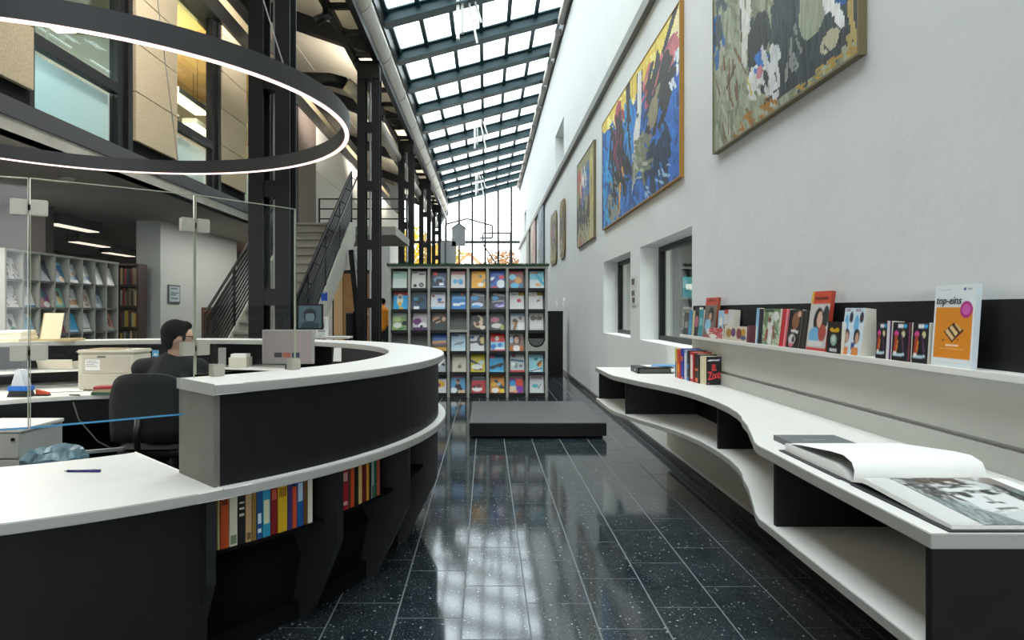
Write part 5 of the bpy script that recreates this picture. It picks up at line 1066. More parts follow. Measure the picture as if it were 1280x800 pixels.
# ================================================================== DUCTS, OPENERS, LAMPS
dc = thing('ventilation_duct', 'long round galvanised duct running under the glass roof edge', 'duct', (-2.05, 14, 6.4))
DX, DZ, DR = -2.06, 6.40, .19
yy = [-8, 4.1, 6.4, 8.7, 11.0, 13.3, 15.7, 18.1, 20.4, 22.6, 24.8, 27.0, 29.2, 31.4, 33.2]
for a, b in zip(yy[:-1], yy[1:]):
    n = max(2, int((b-a)/.07)) if 8 < a < 24 else 2
    m = MB(); path = []; rad = []
    for i in range(n+1):
        path.append((DX, a+(b-a)*i/n, DZ)); rad.append(DR+(.003 if i % 2 else 0))
    m.tube(path, rad, 20, caps=False); s_ = obj('duct_segment', m, M['duct'], dc)
    obj('collar', MB().tube([(DX, b-.03, DZ), (DX, b+.03, DZ)], DR+.012, 20), M['duct'], s_)
obj('return_bend', MB().tube([(DX+(-.39)*(1-math.cos(t))/2, 33.2+.5*math.sin(t), DZ-.82*(1-math.cos(t))/2) for t in [math.pi*i/12 for i in range(13)]], .19, 16), mat('bend_grey', '#8b9499', .35, metal=.5), dc)
d2 = thing('ventilation_duct', 'thinner duct running lower behind the columns with a dark cross branch', 'duct', (-2.45, 24, 5.58))
for a, b in ((14.2, 18.5), (18.55, 23), (23.05, 28), (28.05, 33.2)): obj('duct_segment', MB().tube([(-2.45, a, 5.58), (-2.45, b, 5.58)], .13, 14), M['duct'], d2)
obj('elbow', MB().tube([(-2.45, 14.2, 5.58), (-2.48, 13.9, 5.62), (-2.58, 13.65, 5.74), (-2.8, 13.5, 5.9)], .14, 14), M['duct'], d2)
obj('cross_branch', MB().tube([(-2.8, 13.5, 5.9), (-3.1, 13.5, 5.98), (-4.2, 13.5, 6.02)], .13, 12), M['steel'], d2, label='black cross branch')
for i, (x, y_, n) in enumerate(((-.52, 13.15, 'nearest'), (-.35, 22.2, 'middle'), (-.45, 31.1, 'farthest'))):
    t = thing('window_opener', 'white roof window opener hanging under the glass roof, %s of three' % n, 'opener', (x, y_, 6.5), group='roof window openers')
    zt_ = slopeZ(x)+.255
    obj('motor_box', B(x-.06, x+.0, y_-.05, y_+.05, zt_-.92, zt_), M['paper'], t); obj('motor_box', B(x+.03, x+.08, y_-.05, y_+.05, zt_-.80, zt_), M['grey_pan'], t)
    obj('push_rod', MB().bar((x+.14, y_, zt_), (x+.34, y_+.1, zt_-.95), .035, .035), M['paper'], t); obj('push_rod', MB().bar((x+.24, y_, zt_), (x+.42, y_+.1, zt_-.55), .035, .035), M['paper'], t)
for x, ya, n in ((-7.0, 10.9, 'nearest'), (-8.4, 13.8, 'middle'), (-9.2, 16.4, 'farthest')):
    t = thing('linear_light', 'black linear ceiling light under the mezzanine, %s of three' % n, 'lamp', (x, ya+.6, 2.75), group='linear lights under the mezzanine')
    obj('housing', B(x-.14, x+.14, ya, ya+1.25, 2.80, 2.96), M['black_pl'], t); obj('diffuser', B(x-.10, x+.10, ya+.03, ya+1.22, 2.785, 2.80), M['lamp_cool'], t); obj('hanger', B(x-.02, x+.02, ya+.5, ya+.6, 2.96, 3.0), M['steel'], t)
sd = thing('smoke_detector', 'round grey smoke detector on the concrete soffit', 'detector', (-5.06, 8.2, 2.94)); obj('base', MB().lathe((-5.06, 8.2, 2.97), [(.09, 0), (.09, .03)], 20), M['grey_pl'], sd); obj('sensor_dome', MB().lathe((-5.06, 8.2, 2.93), [(.02, 0), (.06, .015), (.075, .04)], 20), M['grey_pl'], sd)

# ================================================================== INSIDE THE DESK RING
Zw = .722
pr = thing('printer', 'cream office printer on the worktop inside the desk', 'printer', (-3.2, 5.9, Zw))
obj('body', B(-3.44, -2.965, 5.72, 6.02, Zw+.01, Zw+.315), M['cream'], pr, bevel=.012); obj('top_cover', B(-3.45, -2.955, 5.71, 6.03, Zw+.315, Zw+.345), M['cream'], pr, bevel=.012)
obj('paper_slot', B(-3.39, -3.12, 5.75, 5.98, Zw+.3452, Zw+.350), mat('slot_tan', '#a58b6a', .6), pr)
obj('front_panel', B(-3.40, -3.0, 5.714, 5.72, Zw+.15, Zw+.29), mat('printer_front', '#c8c1b0', .5), pr, bevel=.002); obj('paper_tray', B(-3.42, -2.985, 5.715, 5.72, Zw+.03, Zw+.135), mat('printer_front', '#c8c1b0', .5), pr)
obj('label_sheet', B(-3.37, -3.245, 5.711, 5.714, Zw+.175, Zw+.265), M['paper'], pr); obj('print', (lambda m: [m.box(-3.36, -3.36+w, 5.7095, 5.711, Zw+z, Zw+z+.006) for z, w in ((.25, .08), (.235, .1), (.22, .07), (.205, .09))] and m)(MB()), M['grey_pl'], pr)
obj('handle_notch', B(-3.27, -3.2, 5.711, 5.716, Zw+.280, Zw+.292), M['rack_mid'], pr)
for i in range(4): obj('button', MB().lathe((-3.17+.045*i, 5.80, Zw+.345), [(.012, 0), (.010, .005)], 10), M['grey_pl'], pr)
for i, (c, n) in enumerate((('#3c6a4a', 'green'), ('#c8b48a', 'tan'), ('#b03a3c', 'red'))):
    o = obj('notebook', MB().box(-.075+.006*i, .075, -.06, .06, 0, .022), mat('note_'+c.strip('#'), c, .6), None, bevel=.002); o.location = (-3.09, 5.50, Zw+.0225*i); o.rotation_euler = (0, 0, .1*i); tag(o, '%s notebook in the small stack before the printer' % n, 'notebook', 'notebooks before the printer')
td = thing('tape_dispenser', 'white and blue tape dispenser at the left end of the worktop', 'dispenser', (-3.66, 5.35, Zw))
obj('base', MB().extr([(-3.74, Zw), (-3.58, Zw), (-3.60, Zw+.05), (-3.72, Zw+.05)], 'y', 5.30, 5.40), M['black_pl'], td); obj('blue_band', B(-3.735, -3.585, 5.295, 5.405, Zw+.045, Zw+.085), mat('bright_blue', '#1f6cc8', .4), td, bevel=.006)
obj('cone_top', MB().extr([(-3.715, Zw+.085), (-3.605, Zw+.085), (-3.645, Zw+.215), (-3.675, Zw+.215)], 'y', 5.31, 5.39), mat('milky', '#cfd2d8', .4), td)
for x, y_, r, lab in ((-3.75, 5.62, .1, 'white sheet at the left end of the worktop'), (-3.55, 5.72, .4, 'white sheet overlapping toward the printer')):
    o = obj('paper_sheet', MB().box(-.15, .15, -.105, .105, 0, .003), M['paper']); o.location = (x, y_, Zw+(.0005 if x < -3.6 else .004)); o.rotation_euler = (0, 0, r); tag(o, lab, 'paper', 'sheets on the worktop')
sp = thing('stapler', 'orange red stapler on the worktop papers', 'stapler', (-3.52, 5.4, Zw)); obj('base', B(-3.57, -3.47, 5.38, 5.42, Zw, Zw+.012), M['black_pl'], sp); obj('jaw', MB().extr([(-3.57, Zw+.012), (-3.47, Zw+.012), (-3.48, Zw+.03), (-3.57, Zw+.05)], 'y', 5.385, 5.415), mat('orange_red', '#c8502c', .4), sp)
def pen(x0, y0, x1, y1, z, col, lab):
    t = thing('pen', lab, 'pen', ((x0+x1)/2, (y0+y1)/2, z)); p, q = Vector((x0, y0, z+.005)), Vector((x1, y1, z+.005)); d = q-p
    obj('barrel', MB().tube([p+d*.1, q], .005, 10), mat('pen_'+col.strip('#'), col, .3), t); obj('tip', MB().tube([p, p+d*.05, p+d*.1], [.0012, .003, .005], 10), M['nickel'], t); obj('clip', MB().bar(p+d*.75+Vector((0,0,.006)), q+Vector((0,0,.006)), .003, .002), M['nickel'], t)
pen(-1.725, 2.775, -1.575, 2.775, .74, '#1b1f6e', 'dark blue ballpoint pen on the white low counter'); pen(-3.33, 5.42, -3.23, 5.40, Zw, '#16161c', 'black pen on the worktop before the printer')
bt = thing('small_bottle', 'small white and blue bottle beside the printer', 'bottle', (-2.87, 5.85, Zw)); obj('body', MB().lathe((-2.87, 5.85, Zw), [(.03, 0), (.032, .01), (.032, .08), (.014, .10)], 14), M['paper'], bt); obj('cap', MB().lathe((-2.87, 5.85, Zw+.1), [(.013, 0), (.013, .03)], 12), mat('bright_blue', '#1f6cc8', .4), bt); obj('label_band', MB().lathe((-2.87, 5.85, Zw+.025), [(.0326, 0), (.0326, .03)], 14), mat('bright_blue', '#1f6cc8', .4), bt)
tra = thing('letter_tray', 'cream letter tray on the white shelf inside the desk', 'tray', (-3.98, 6.1, .88))
TX, TY = -3.78, 6.1
obj('tray_base', B(TX-.17, TX+.13, TY-.1, TY+.1, .882, .89), M['cream'], tra); obj('tray_front', MB().obox((TX-.02, TY-.11, .925), (1,0,0), (0,.9,.3), (0,-.3,.9), .31, .012, .085), M['cream'], tra); obj('tray_side', B(TX-.175, TX-.165, TY-.1, TY+.1, .882, .95), M['cream'], tra); obj('tray_side', B(TX+.125, TX+.135, TY-.1, TY+.1, .882, .95), M['cream'], tra)
cd = thing('card_box', 'cream card box on the white shelf at the back of the desk', 'box', (-2.27, 6.25, .88)); obj('box_body', B(-2.35, -2.19, 6.2, 6.36, .882, .97), M['cream'], cd); obj('cards', B(-2.34, -2.20, 6.22, 6.34, .97, 1.0), M['paper'], cd)
bp = thing('book_end', 'grey metal book end on the shelf at the back of the desk', 'bookend', (-2.4, 6.2, .88)); obj('plate', B(-2.445, -2.375, 6.2, 6.205, .882, 1.06), M['alu'], bp); obj('foot', B(-2.445, -2.375, 6.205, 6.3, .882, .886), M['alu'], bp)
hg = thing('paper_tag', 'white paper tag hanging from the inner edge of the counter', 'tag', (*pol(2.08, 45), .97)); a_ = math.radians(45)
obj('tag_sheet', MB().obox((*pol(2.075, 44.6), 1.03), (1,.05,0), (-.05,1,0), (.06,0,1), .075, .003, .115), M['paper'], hg); obj('tape', MB().obox((*pol(2.078, 44.6), 1.09), (1,0,0), (0,1,0), (0,0,1), .03, .004, .02), M['grey_pl'], hg)
for x, y_, s in ((-2.88, 6.26, 1),):
    t = thing('sticky_note', 'small blue note stuck inside the back of the desk', 'note', (x, y_, 1.0)); obj('note_sheet', MB().obox((x-.2, 6.33, 1.0), (1,0,0), (0,1,0), (0,0,1), .06, .004, .06), mat('note_blue', '#5fa8cf', .5), t); obj('note_edge', MB().obox((x-.2, 6.328, .99), (1,0,0), (0,1,0), (0,0,1), .03, .004, .015), M['paper'], t)
# on the back counter
ZU = 1.126
for i, (c, n, w_) in enumerate((('#d8c9a2', 'tan', .24), ('#e6e1d2', 'off white', .22), ('#ddd2b4', 'beige', .23), ('#ebe7db', 'white', .20))):
    o = obj('folder', MB().box(-w_/2, w_/2, -.13, .13, 0, .024), mat('folder_'+c.strip('#'), c, .7), None, bevel=.004); o.location = (-4.66+.01*(i % 2), 6.35-(.0), ZU); o.location.z = ZU+.0245*i; o.location.x = -4.17+.012*(i % 2); o.location.y = 6.02; o.rotation_euler = (0, 0, .06*i)
    tag(o, '%s folder, %s from the bottom of the pile on the back counter' % (n, ORD[i]), 'folder', 'folders on the back counter')
fs_ = thing('paper_stand', 'cream card box leaning upright on the back counter', 'stand', (-3.95, 6.05, ZU))
SXp, SYp = -3.86, 6.12
obj('base', B(SXp-.12, SXp+.18, SYp-.1, SYp+.12, ZU, ZU+.02), mat('kraft', '#b7a276', .7), fs_); obj('side_board', MB().extr([(SYp-.08, ZU+.02), (SYp+.1, ZU+.02), (SYp+.1, ZU+.25), (SYp-.02, ZU+.25)], 'x', SXp-.11, SXp-.10), MATS['kraft'], fs_); obj('front_sheet', MB().extr([(SYp-.08, ZU+.02), (SYp-.07, ZU+.02), (SYp-.01, ZU+.25), (SYp-.02, ZU+.25)], 'x', SXp-.10, SXp+.07), mat('cream_card', '#dfd3b2', .7), fs_)
# monitor
mo = thing('monitor', 'grey lit computer monitor standing behind the curved counter', 'monitor', (-1.46, 5.0, Zw))
obj('bezel', B(-1.65, -1.27, 5.0, 5.035, 1.005, 1.258), M['grey_pl'], mo, bevel=.004)
scm = mat('screen_glow', '#8f8582', .3, emit='#a39590', estr=.12)
obj('screen', B(-1.638, -1.282, 4.997, 5.0, 1.017, 1.247), scm, mo, label='pale pinkish grey screen')
for i, (x, c) in enumerate(((-1.53, '#3c3a40'), (-1.466, '#a8604a'), (-1.40, '#343e52'))): obj('screen_icon', B(x-.028, x+.028, 4.995, 4.997, 1.055, 1.09), mat('icon_'+c.strip('#'), c, .4, emit=c, estr=.1), mo)
obj('stand', MB().box(-1.49, -1.43, 5.035, 5.06, Zw+.012, 1.1), M['black_pl'], mo); obj('base', B(-1.57, -1.35, 4.95, 5.12, Zw, Zw+.012), M['black_pl'], mo)
# pedestal, bin, cable
pd = thing('drawer_pedestal', 'pale grey drawer pedestal inside the desk at left', 'pedestal', (-3.36, 4.8, 0))
obj('body', B(-3.60, -3.15, 4.60, 5.05, .04, .575), M['grey_pan'], pd); obj('top_plate', B(-3.61, -3.14, 4.585, 5.06, .575, .60), M['white_lam'], pd, bevel=.004)
for i in range(3): obj('drawer', B(-3.595, -3.155, 4.585, 4.60, .05+.175*i, .215+.175*i), M['grey_pan'], pd, bevel=.003)
obj('lock', MB().tube([(-3.19, 4.586, .53), (-3.19, 4.575, .53)], .012, 12), M['black_pl'], pd)
for x in (-3.55, -3.2):
    for y_ in (4.66, 5.0): obj('castor', MB().tube([(x-.015, y_, .022), (x+.015, y_, .022)], .02, 10), M['black_pl'], pd)
wb = thing('waste_bin', 'waste bin with a crumpled translucent bag behind the low counter', 'bin', (-2.62, 4.2, 0))
obj('bin_body', MB().lathe((-2.66, 4.2, 0), [(.13, 0), (.165, .46)], 20), M['black_pl'], wb)
bg = MB(); prof_n = 28; rs = random.Random(2); rings = []
for (r, z) in ((.168, .34), (.178, .42), (.176, .50), (.150, .545), (.120, .50)):
    for k in range(prof_n):
        a = 2*math.pi*k/prof_n; rr = r*(1+.05*math.sin(7*a)+rs.uniform(-.03, .03)); bg.v.append((-2.66+rr*math.cos(a), 4.2+rr*math.sin(a), z+rs.uniform(-.012, .012)))
for i in range(4):
    for k in range(prof_n): k2 = (k+1) % prof_n; bg.f.append((i*prof_n+k, i*prof_n+k2, (i+1)*prof_n+k2, (i+1)*prof_n+k)); bg.m.append(0); bg.smooth.append(False)
obj('bin_bag', bg, mat('bag_film', '#6f8a94', .25, spec=.8, noise=.5, nscale=18), wb, label='bluish plastic bag')
cbl = obj('power_cable', MB().tube([(-3.05, 5.02, .72), (-2.98, 4.97, .60), (-2.82, 4.93, .45), (-2.62, 4.9, .36), (-2.45, 4.9, .34), (-2.38, 5.0, .36)], .006, 6), mat('cable_black', '#2a2a2a', .5)); tag(cbl, 'thin black cable sagging below the worktop', 'cable')
frl = thing('foot_rail', 'thin aluminium foot rail behind the low counter', 'rail', (-2.4, 4.5, 0)); obj('rail_bar', MB().bar((-2.62, 4.28, .50), (-2.29, 4.30, .525), .03, .02), M['alu'], frl); obj('rail_post', B(-2.55, -2.53, 4.29, 4.31, 0, .50), M['steel'], frl); obj('rail_post', B(-2.36, -2.34, 4.29, 4.31, 0, .515), M['steel'], frl)

# ================================================================== OFFICE CHAIR
ch = thing('office_chair', 'black office chair with a wide backrest holding the seated man', 'chair', (-2.24, 4.72, 0))
cx, cy = -2.25, 4.74
def curved(w, z0, z1, y0, depth, th, n=10, taper=.85):
    m = MB(); P2 = []
    for i in range(n+1):
        u = -1+2*i/n; P2.append((u, depth*u*u))
    rows = 6
    for side in (0, 1):
        for j in range(rows+1):
            v = j/rows; wv_ = w/2*(1-(1-taper)*max(0, v*2-1)**2) * (1-.12*(1-v)**3)
            zz = z0+(z1-z0)*v
            for u, d in P2:
                drop = .05*(abs(u)**4)*(v**3)
                m.v.append((cx+u*wv_, y0+d+side*th+.03*math.sin(v*2.2), zz-drop))
    N_ = n+1; off = (rows+1)*N_
    for j in range(rows):
        for i in range(n):
            a = j*N_+i; q = (a, a+1, a+N_+1, a+N_); m.f.append(q); m.f.append(tuple(k+off for k in q[::-1])); m.m += [0, 0]; m.smooth += [True, True]
    for j in range(rows):
        for i in (0, n):
            a = j*N_+i; q = (a, a+N_, a+N_+off, a+off); m.f.append(q if i == 0 else q[::-1]); m.m.append(0); m.smooth.append(True)
    for j in (0, rows):
        for i in range(n):
            a = j*N_+i; q = (a, a+1, a+1+off, a+off); m.f.append(q[::-1] if j == 0 else q); m.m.append(0); m.smooth.append(True)
    return m
obj('backrest', curved(.50, .54, .985, cy-.34, .07, .05), M['fabric'], ch)
obj('seat', MB().prism([(cx+.25*math.copysign(abs(math.cos(t))**.5, math.cos(t)), cy-.02+.24*math.copysign(abs(math.sin(t))**.5, math.sin(t))) for t in [2*math.pi*i/28 for i in range(28)]], .42, .48, True), M['fabric'], ch, bevel=.015)
obj('back_bracket', MB().tube([(cx, cy-.1, .41), (cx, cy-.34, .43), (cx, cy-.37, .60), (cx, cy-.345, .7)], .022, 8), M['black_pl'], ch)
obj('gas_lift', MB().lathe((cx, cy, .1), [(.035, 0), (.035, .18), (.022, .18), (.022, .33)], 12), M['black_pl'], ch)
for k in range(5):
    a = 2*math.pi*k/5+.3; p = (cx+.30*math.cos(a), cy+.30*math.sin(a))
    lg = obj('base_leg', MB().bar((cx, cy, .12), (*p, .075), .045, .03), M['black_pl'], ch); obj('castor', MB().tube([(p[0]-.02*math.sin(a), p[1]+.02*math.cos(a), .028), (p[0]+.02*math.sin(a), p[1]-.02*math.cos(a), .028)], .027, 12), M['black_pl'], lg)
for s in (-1, 1):
    ar = obj('armrest', B(cx+s*.27-.035, cx+s*.27+.035, cy-.12, cy+.14, .66, .69), M['black_pl'], ch, bevel=.01); obj('arm_post', MB().bar((cx+s*.27, cy, .43), (cx+s*.27, cy, .66), .03, .05), M['black_pl'], ar); 

# ================================================================== PEOPLE
def unit_sphere(nu=14, nv=10):
    vs = [(0, 0, -1)]+[(math.sin(math.pi*j/nv)*math.cos(2*math.pi*i/nu), math.sin(math.pi*j/nv)*math.sin(2*math.pi*i/nu), -math.cos(math.pi*j/nv)) for j in range(1, nv) for i in range(nu)]+[(0, 0, 1)]
    f = [(0, 1+(i+1) % nu, 1+i) for i in range(nu)]; e = len(vs)-1
    for j in range(nv-2):
        for i in range(nu): a = 1+j*nu; f.append((a+i, a+(i+1) % nu, a+nu+(i+1) % nu, a+nu+i))
    f += [(e, e-nu+i, e-nu+(i+1) % nu) for i in range(nu)]
    return np.array(vs), f
USV, USF = unit_sphere()
def sphere_mesh(mb, c, r, rot=None):
    if not isinstance(r, (tuple, list)): r = (r, r, r)
    p = USV*np.array(r)
    if rot is not None: p = p @ np.array(rot.to_3x3()).T
    mb.add((p+np.array(tuple(c))).tolist(), USF, True)
def blob(name, chains, ells, voxel, m, parent, smooth=6, label=None):
    """one continuous surface: overlapping tapered limbs fused by a voxel remesh"""
    bm = MB()
    for ch_ in chains:
        for (p, r), (q, s) in zip(ch_[:-1], ch_[1:]):
            p, q = Vector(p), Vector(q); n = max(2, int((q-p).length/(min(r, s)*.4))+1)
            for i in range(n+1): sphere_mesh(bm, p.lerp(q, i/n), r+(s-r)*i/n)
    for e in ells: sphere_mesh(bm, *e)
    me = bm.mesh(name, [])
    o = bpy.data.objects.new(name, me); COL.objects.link(o)
    md = o.modifiers.new('fuse', 'REMESH'); md.mode = 'VOXEL'; md.voxel_size = voxel
    sm = o.modifiers.new('relax', 'SMOOTH'); sm.iterations = smooth; sm.factor = .5
    dg = bpy.context.evaluated_depsgraph_get(); me2 = bpy.data.meshes.new_from_object(o.evaluated_get(dg))
    o.modifiers.clear(); o.data = me2; me2.name = name
    me2.polygons.foreach_set('use_smooth', [True]*len(me2.polygons)); me2.materials.clear(); me2.materials.append(m)
    setparent(o, parent)
    if label: o['label'] = label
    return o
skin = mat('skin', '#d8aa90', .55); hairm = mat('dark_brown_hair', '#0e0806', .8, spec=.15, noise=.5, nscale=70, bump=.6, bscale=120); tee = mat('black_tee', '#151517', .9, noise=.12, nscale=40); jeans = mat('dark_trousers', '#1b1e26', .9)
man = thing('person', 'man with short dark hair in a black t-shirt seated inside the desk', 'person', (-2.25, 4.76, .48))
hx, hy, hz = -2.205, 4.86, 1.205          # head centre; looks to the right and away
fd = Vector((.80, .60, -.08)).normalized(); rt = fd.cross(Vector((0, 0, 1))).normalized(); upv = rt.cross(fd)
H = Vector((hx, hy, hz)); hp = lambda f, r, u: H+fd*f+rt*r+upv*u
hrot = Matrix((rt, fd, upv)).transposed().to_4x4()
shL, shR = Vector((-2.455, 4.85, .985)), Vector((-2.075, 4.90, .985))
elL, elR = Vector((-2.53, 5.04, .775)), Vector((-2.00, 5.10, .78)); wrL, wrR = Vector((-2.42, 5.27, .775)), Vector((-2.06, 5.33, .775))
hips = [Vector((-2.34, 4.80, .565)), Vector((-2.16, 4.80, .565))]; knees = [Vector((-2.38, 5.22, .55)), Vector((-2.12, 5.23, .55))]; ankles = [Vector((-2.38, 5.26, .11)), Vector((-2.12, 5.27, .11))]
chains = [[((-2.25, 4.78, .58), .15), ((-2.26, 4.80, .74), .125), ((-2.265, 4.84, .90), .135), ((-2.26, 4.87, .98), .11)], [((-2.25, 4.875, 1.0), .065), ((-2.225, 4.865, 1.09), .054), ((-2.21, 4.865, 1.15), .054)],
    [(shL, .062), (elL, .044), (wrL, .030)], [(shR, .062), (elR, .044), (wrR, .030)], [((-2.26, 4.87, .985), .08), (shL, .062)], [((-2.26, 4.87, .985), .08), (shR, .062)]]
for h_, k_, a_2 in zip(hips, knees, ankles): chains += [[(h_, .095), (k_, .062), (a_2, .042)], [(a_2, .042), (a_2+Vector((0, .16, -.055)), .036)]]
def hand(w0, direction, side):
    d = direction.normalized(); s_ = Vector((0, 0, 1)).cross(d).normalized()*side; out = []
    palm = w0+d*.05
    out.append([(w0, .026), (palm, .024)]); 
    for i, (off, ln) in enumerate(((-.028, .062), (-.010, .075), (.009, .070), (.026, .055))):
        b0 = palm+d*.03+s_*off; mid = b0+d*ln*.55+Vector((0, 0, .004)); out.append([(palm+s_*off*.6, .014), (b0, .0095), (mid, .0085), (b0+d*ln+Vector((0, 0, -.012)), .007)])
    th = palm-d*.02-s_*.022; out.append([(th, .013), (th-s_*.025+d*.03, .010), (th-s_*.03+d*.06, .008)])
    return out
chains += hand(wrL, Vector((.12, .17, -.02)), 1) + hand(wrR, Vector((-.05, .2, -.02)), -1)
ells = [(hp(-.005, 0, .012), (.076, .096, .108), hrot), (hp(.045, 0, -.055), (.052, .052, .058), hrot), (hp(.055, 0, .02), (.06, .045, .06), hrot), (hp(.098, 0, -.012), (.013, .018, .020), hrot), (hp(.092, 0, .012), (.009, .014, .026), hrot),
    (hp(.088, 0, -.052), (.024, .012, .008), hrot), (hp(.086, 0, -.064), (.022, .012, .007), hrot), (hp(.082, 0, -.088), (.02, .016, .014), hrot),
    (hp(-.005, .078, -.005), (.010, .020, .030), hrot), (hp(-.005, -.078, -.005), (.010, .020, .030), hrot), (hp(.082, .028, .03), (.02, .012, .008), hrot), (hp(.082, -.028, .03), (.02, .012, .008), hrot)]
body = blob('body', chains, ells, .0085, skin, man, 4)
blob('hair', [], [(hp(-.022, 0, .040), (.086, .098, .092), hrot), (hp(-.058, 0, -.005), (.070, .055, .085), hrot), (hp(.035, 0, .088), (.062, .055, .036), hrot), (hp(-.01, .052, .03), (.034, .05, .05), hrot), (hp(-.01, -.052, .03), (.034, .05, .05), hrot), (hp(.022, .072, .005), (.012, .016, .034), hrot), (hp(.022, -.072, .005), (.012, .016, .034), hrot)], .009, hairm, man, 3)
em = MB()
for s in (-1, 1): sphere_mesh(em, hp(.083, s*.030, .010), .011)
obj('eyes', em, mat('eye_white', '#3a2c26', .2), man)
gl_ = MB()
for s in (-1, 1):
    c_ = hp(.100, s*.031, .010); ring_ = [c_+rt*(.022*math.cos(t))+upv*(.018*math.sin(t)) for t in [2*math.pi*i/12 for i in range(13)]]; gl_.tube(ring_, .0025, 5)
    gl_.tube([hp(.098, s*.054, .014), hp(.05, s*.082, .014), hp(-.01, s*.086, .010)], .0028, 5)
obj('glasses', gl_, M['black_pl'], man)
blob('t_shirt', [[((-2.25, 4.78, .56), .158), ((-2.26, 4.80, .74), .138), ((-2.265, 4.84, .90), .148), ((-2.26, 4.868, .985), .122)], [((-2.255, 4.873, 1.0), .082), ((-2.248, 4.873, 1.035), .068)], [((-2.26, 4.868, .99), .092), (shL, .074), (shL.lerp(elL, .62), .060)], [((-2.26, 4.868, .99), .092), (shR, .074), (shR.lerp(elR, .62), .060)]], [], .011, tee, man, 5, 'black t-shirt')
blob('trousers', [[((-2.25, 4.78, .55), .155), ((-2.25, 4.80, .60), .15)]]+[[(h_, .105), (k_, .074), (a_2+Vector((0, 0, .05)), .056)] for h_, k_, a_2 in zip(hips, knees, ankles)], [], .012, jeans, man, 5)
for a_2 in ankles: blob('shoe', [[(a_2+Vector((0, -.02, -.06)), .045), (a_2+Vector((0, .18, -.07)), .038)]], [], .01, M['black_pl'], man, 3)

wk = thing('person', 'person in an orange jacket and black trousers walking away by the white wall strip', 'person', (-2.98, 19.6, 0))
px_, py_ = -2.99, 19.6; V = lambda x, y, z: Vector((px_+x, py_+y, z))
ck = [[(V(0,0,.92), .13), (V(0,0,1.12), .12), (V(0,0,1.36), .14)], [(V(0,0,1.40), .06), (V(0,.01,1.53), .05)], [(V(-.17,0,1.38), .06), (V(-.22,.02,1.12), .045), (V(-.2,.12,.92), .033)], [(V(.17,0,1.38), .06), (V(.22,-.03,1.12), .045), (V(.21,-.02,.88), .033)],
      [(V(-.09,0,.9), .095), (V(-.09,.14,.50), .065), (V(-.09,.05,.10), .045), (V(-.09,.2,.045), .04)], [(V(.09,0,.9), .095), (V(.09,-.02,.50), .065), (V(.09,-.22,.12), .045), (V(.09,-.1,.05), .04)]]
blob('body', ck, [(V(0,.01,1.63), (.08, .10, .12)), (V(0,.11,1.62), .02)], .014, skin, wk, 4)
blob('hair', [], [(V(0,-.015,1.66), (.09, .10, .10))], .014, hairm, wk, 3)
blob('jacket', [[(V(0,0,.92), .16), (V(0,0,1.15), .15), (V(0,0,1.38), .155)], [(V(-.17,0,1.38), .08), (V(-.22,.02,1.12), .06), (V(-.2,.11,.95), .05)], [(V(.17,0,1.38), .08), (V(.22,-.03,1.12), .06), (V(.21,-.02,.92), .05)], [(V(0,0,1.44), .09), (V(0,0,1.48), .08)]], [], .016, mat('orange_jacket', '#d9860f', .7), wk, 4, 'orange jacket')
blob('trousers', [[(V(0,0,.9), .14), (V(0,0,.96), .14)], [(V(-.09,0,.9), .105), (V(-.09,.14,.50), .078), (V(-.09,.05,.14), .06)], [(V(.09,0,.9), .105), (V(.09,-.02,.50), .078), (V(.09,-.22,.16), .06)]], [], .016, jeans, wk, 4)

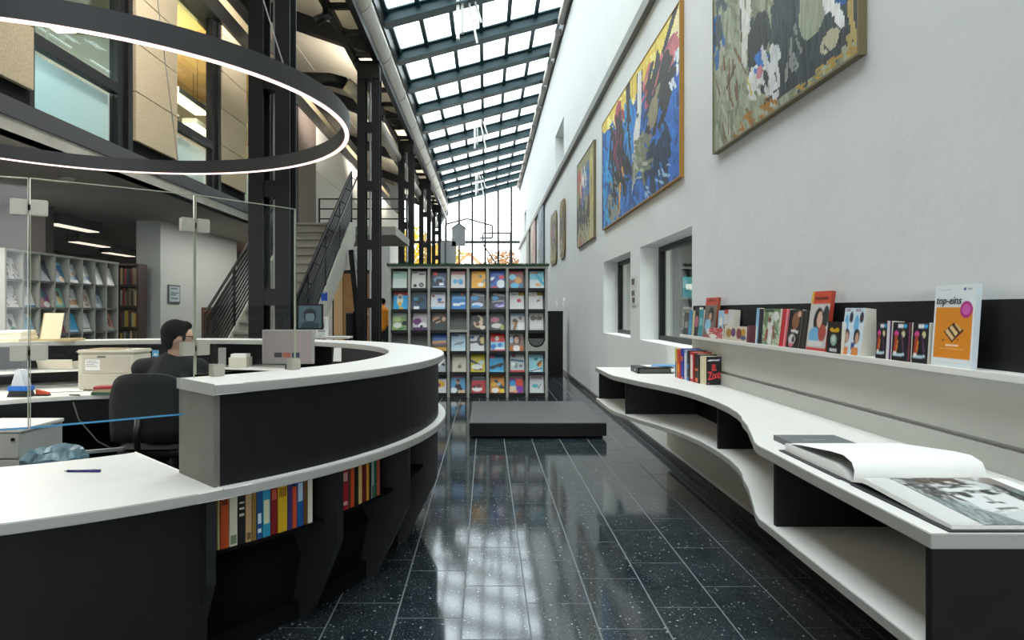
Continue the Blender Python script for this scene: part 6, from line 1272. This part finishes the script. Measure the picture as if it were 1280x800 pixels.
# ================================================================== OUTSIDE
struct('ground', B(-60, 60, 36, 150, -.3, -.1), mat('paving_outside', '#b9b6ae', .9, noise=.1, nscale=1), label='pale paved ground outside the glazing')
def tree(x, y_, h, r, c1, lab, seed):
    t = thing('tree', lab, 'tree', (x, y_, -.1), group='autumn trees outside'); rs = random.Random(seed)
    tk = MB().tube([(x, y_, -.1), (x+.1, y_, h*.35), (x, y_, h*.7)], [.22, .16, .08], 8)
    for k in range(5):
        a = k*1.3; tk.tube([(x, y_, h*.4), (x+r*.6*math.cos(a), y_+r*.6*math.sin(a), h*.75)], [.08, .03], 6)
    obj('trunk', tk, mat('bark', '#5a4a3c', .9), t); f = MB()
    for _ in range(2600):
        while True:
            p = Vector((rs.uniform(-1, 1), rs.uniform(-1, 1), rs.uniform(-1, 1)))
            if .25 < p.length < 1 and math.sin(p.x*5+seed)*math.cos(p.z*4)*.3+p.length < 1.02: break
        c = Vector((x+p.x*r, y_+p.y*r, h*.66+p.z*h*.36)); a = Vector((rs.gauss(0, 1), rs.gauss(0, 1), rs.gauss(0, 1))).normalized(); b = a.orthogonal().normalized(); s_ = rs.uniform(.12, .22)
        f.add([c-a*s_, c+b*s_*.7, c+a*s_, c-b*s_*.7], [(0, 1, 2, 3)])
    o = obj('foliage', f, mat('leaf_'+c1.strip('#'), c1, .8, noise=.35, nscale=2), t); o['kind'] = 'stuff'
tree(-6.6, 55, 8.2, 3.4, '#a8860e', 'bright yellow autumn tree behind the thin columns', 1); tree(-4.2, 74, 9.0, 3.0, '#94841a', 'yellow green tree left of the house shaped board', 2); tree(2.4, 69, 7.4, 3.6, '#7a5228', 'brown orange tree outside behind the rack', 3)
hs = thing('house', 'white gabled house with orange roof edge beyond the glazing', 'house', (-1.6, 58, -.1))
obj('walls', MB().extr([(-4.2, -.1), (1.2, -.1), (1.2, 3.6), (-1.5, 6.2), (-4.2, 3.6)], 'y', 58, 62), mat('house_white', '#d8d2c8', .8), hs)
for a, b in (((-1.5, 6.3), (-4.6, 3.4)), ((-1.5, 6.3), (1.6, 3.4))): obj('roof_slope', MB().bar((a[0], 60, a[1]), (b[0], 60, b[1]), 4.6, .2, up=(0, 0, 1)), mat('house_roof', '#b5714a', .8), hs)
for x in (-3.0, -.6): obj('window', B(x-.4, x+.4, 57.95, 58, 3.2, 4.3), M['dark_glass'] if False else mat('house_pane', '#4a5560', .2), hs)
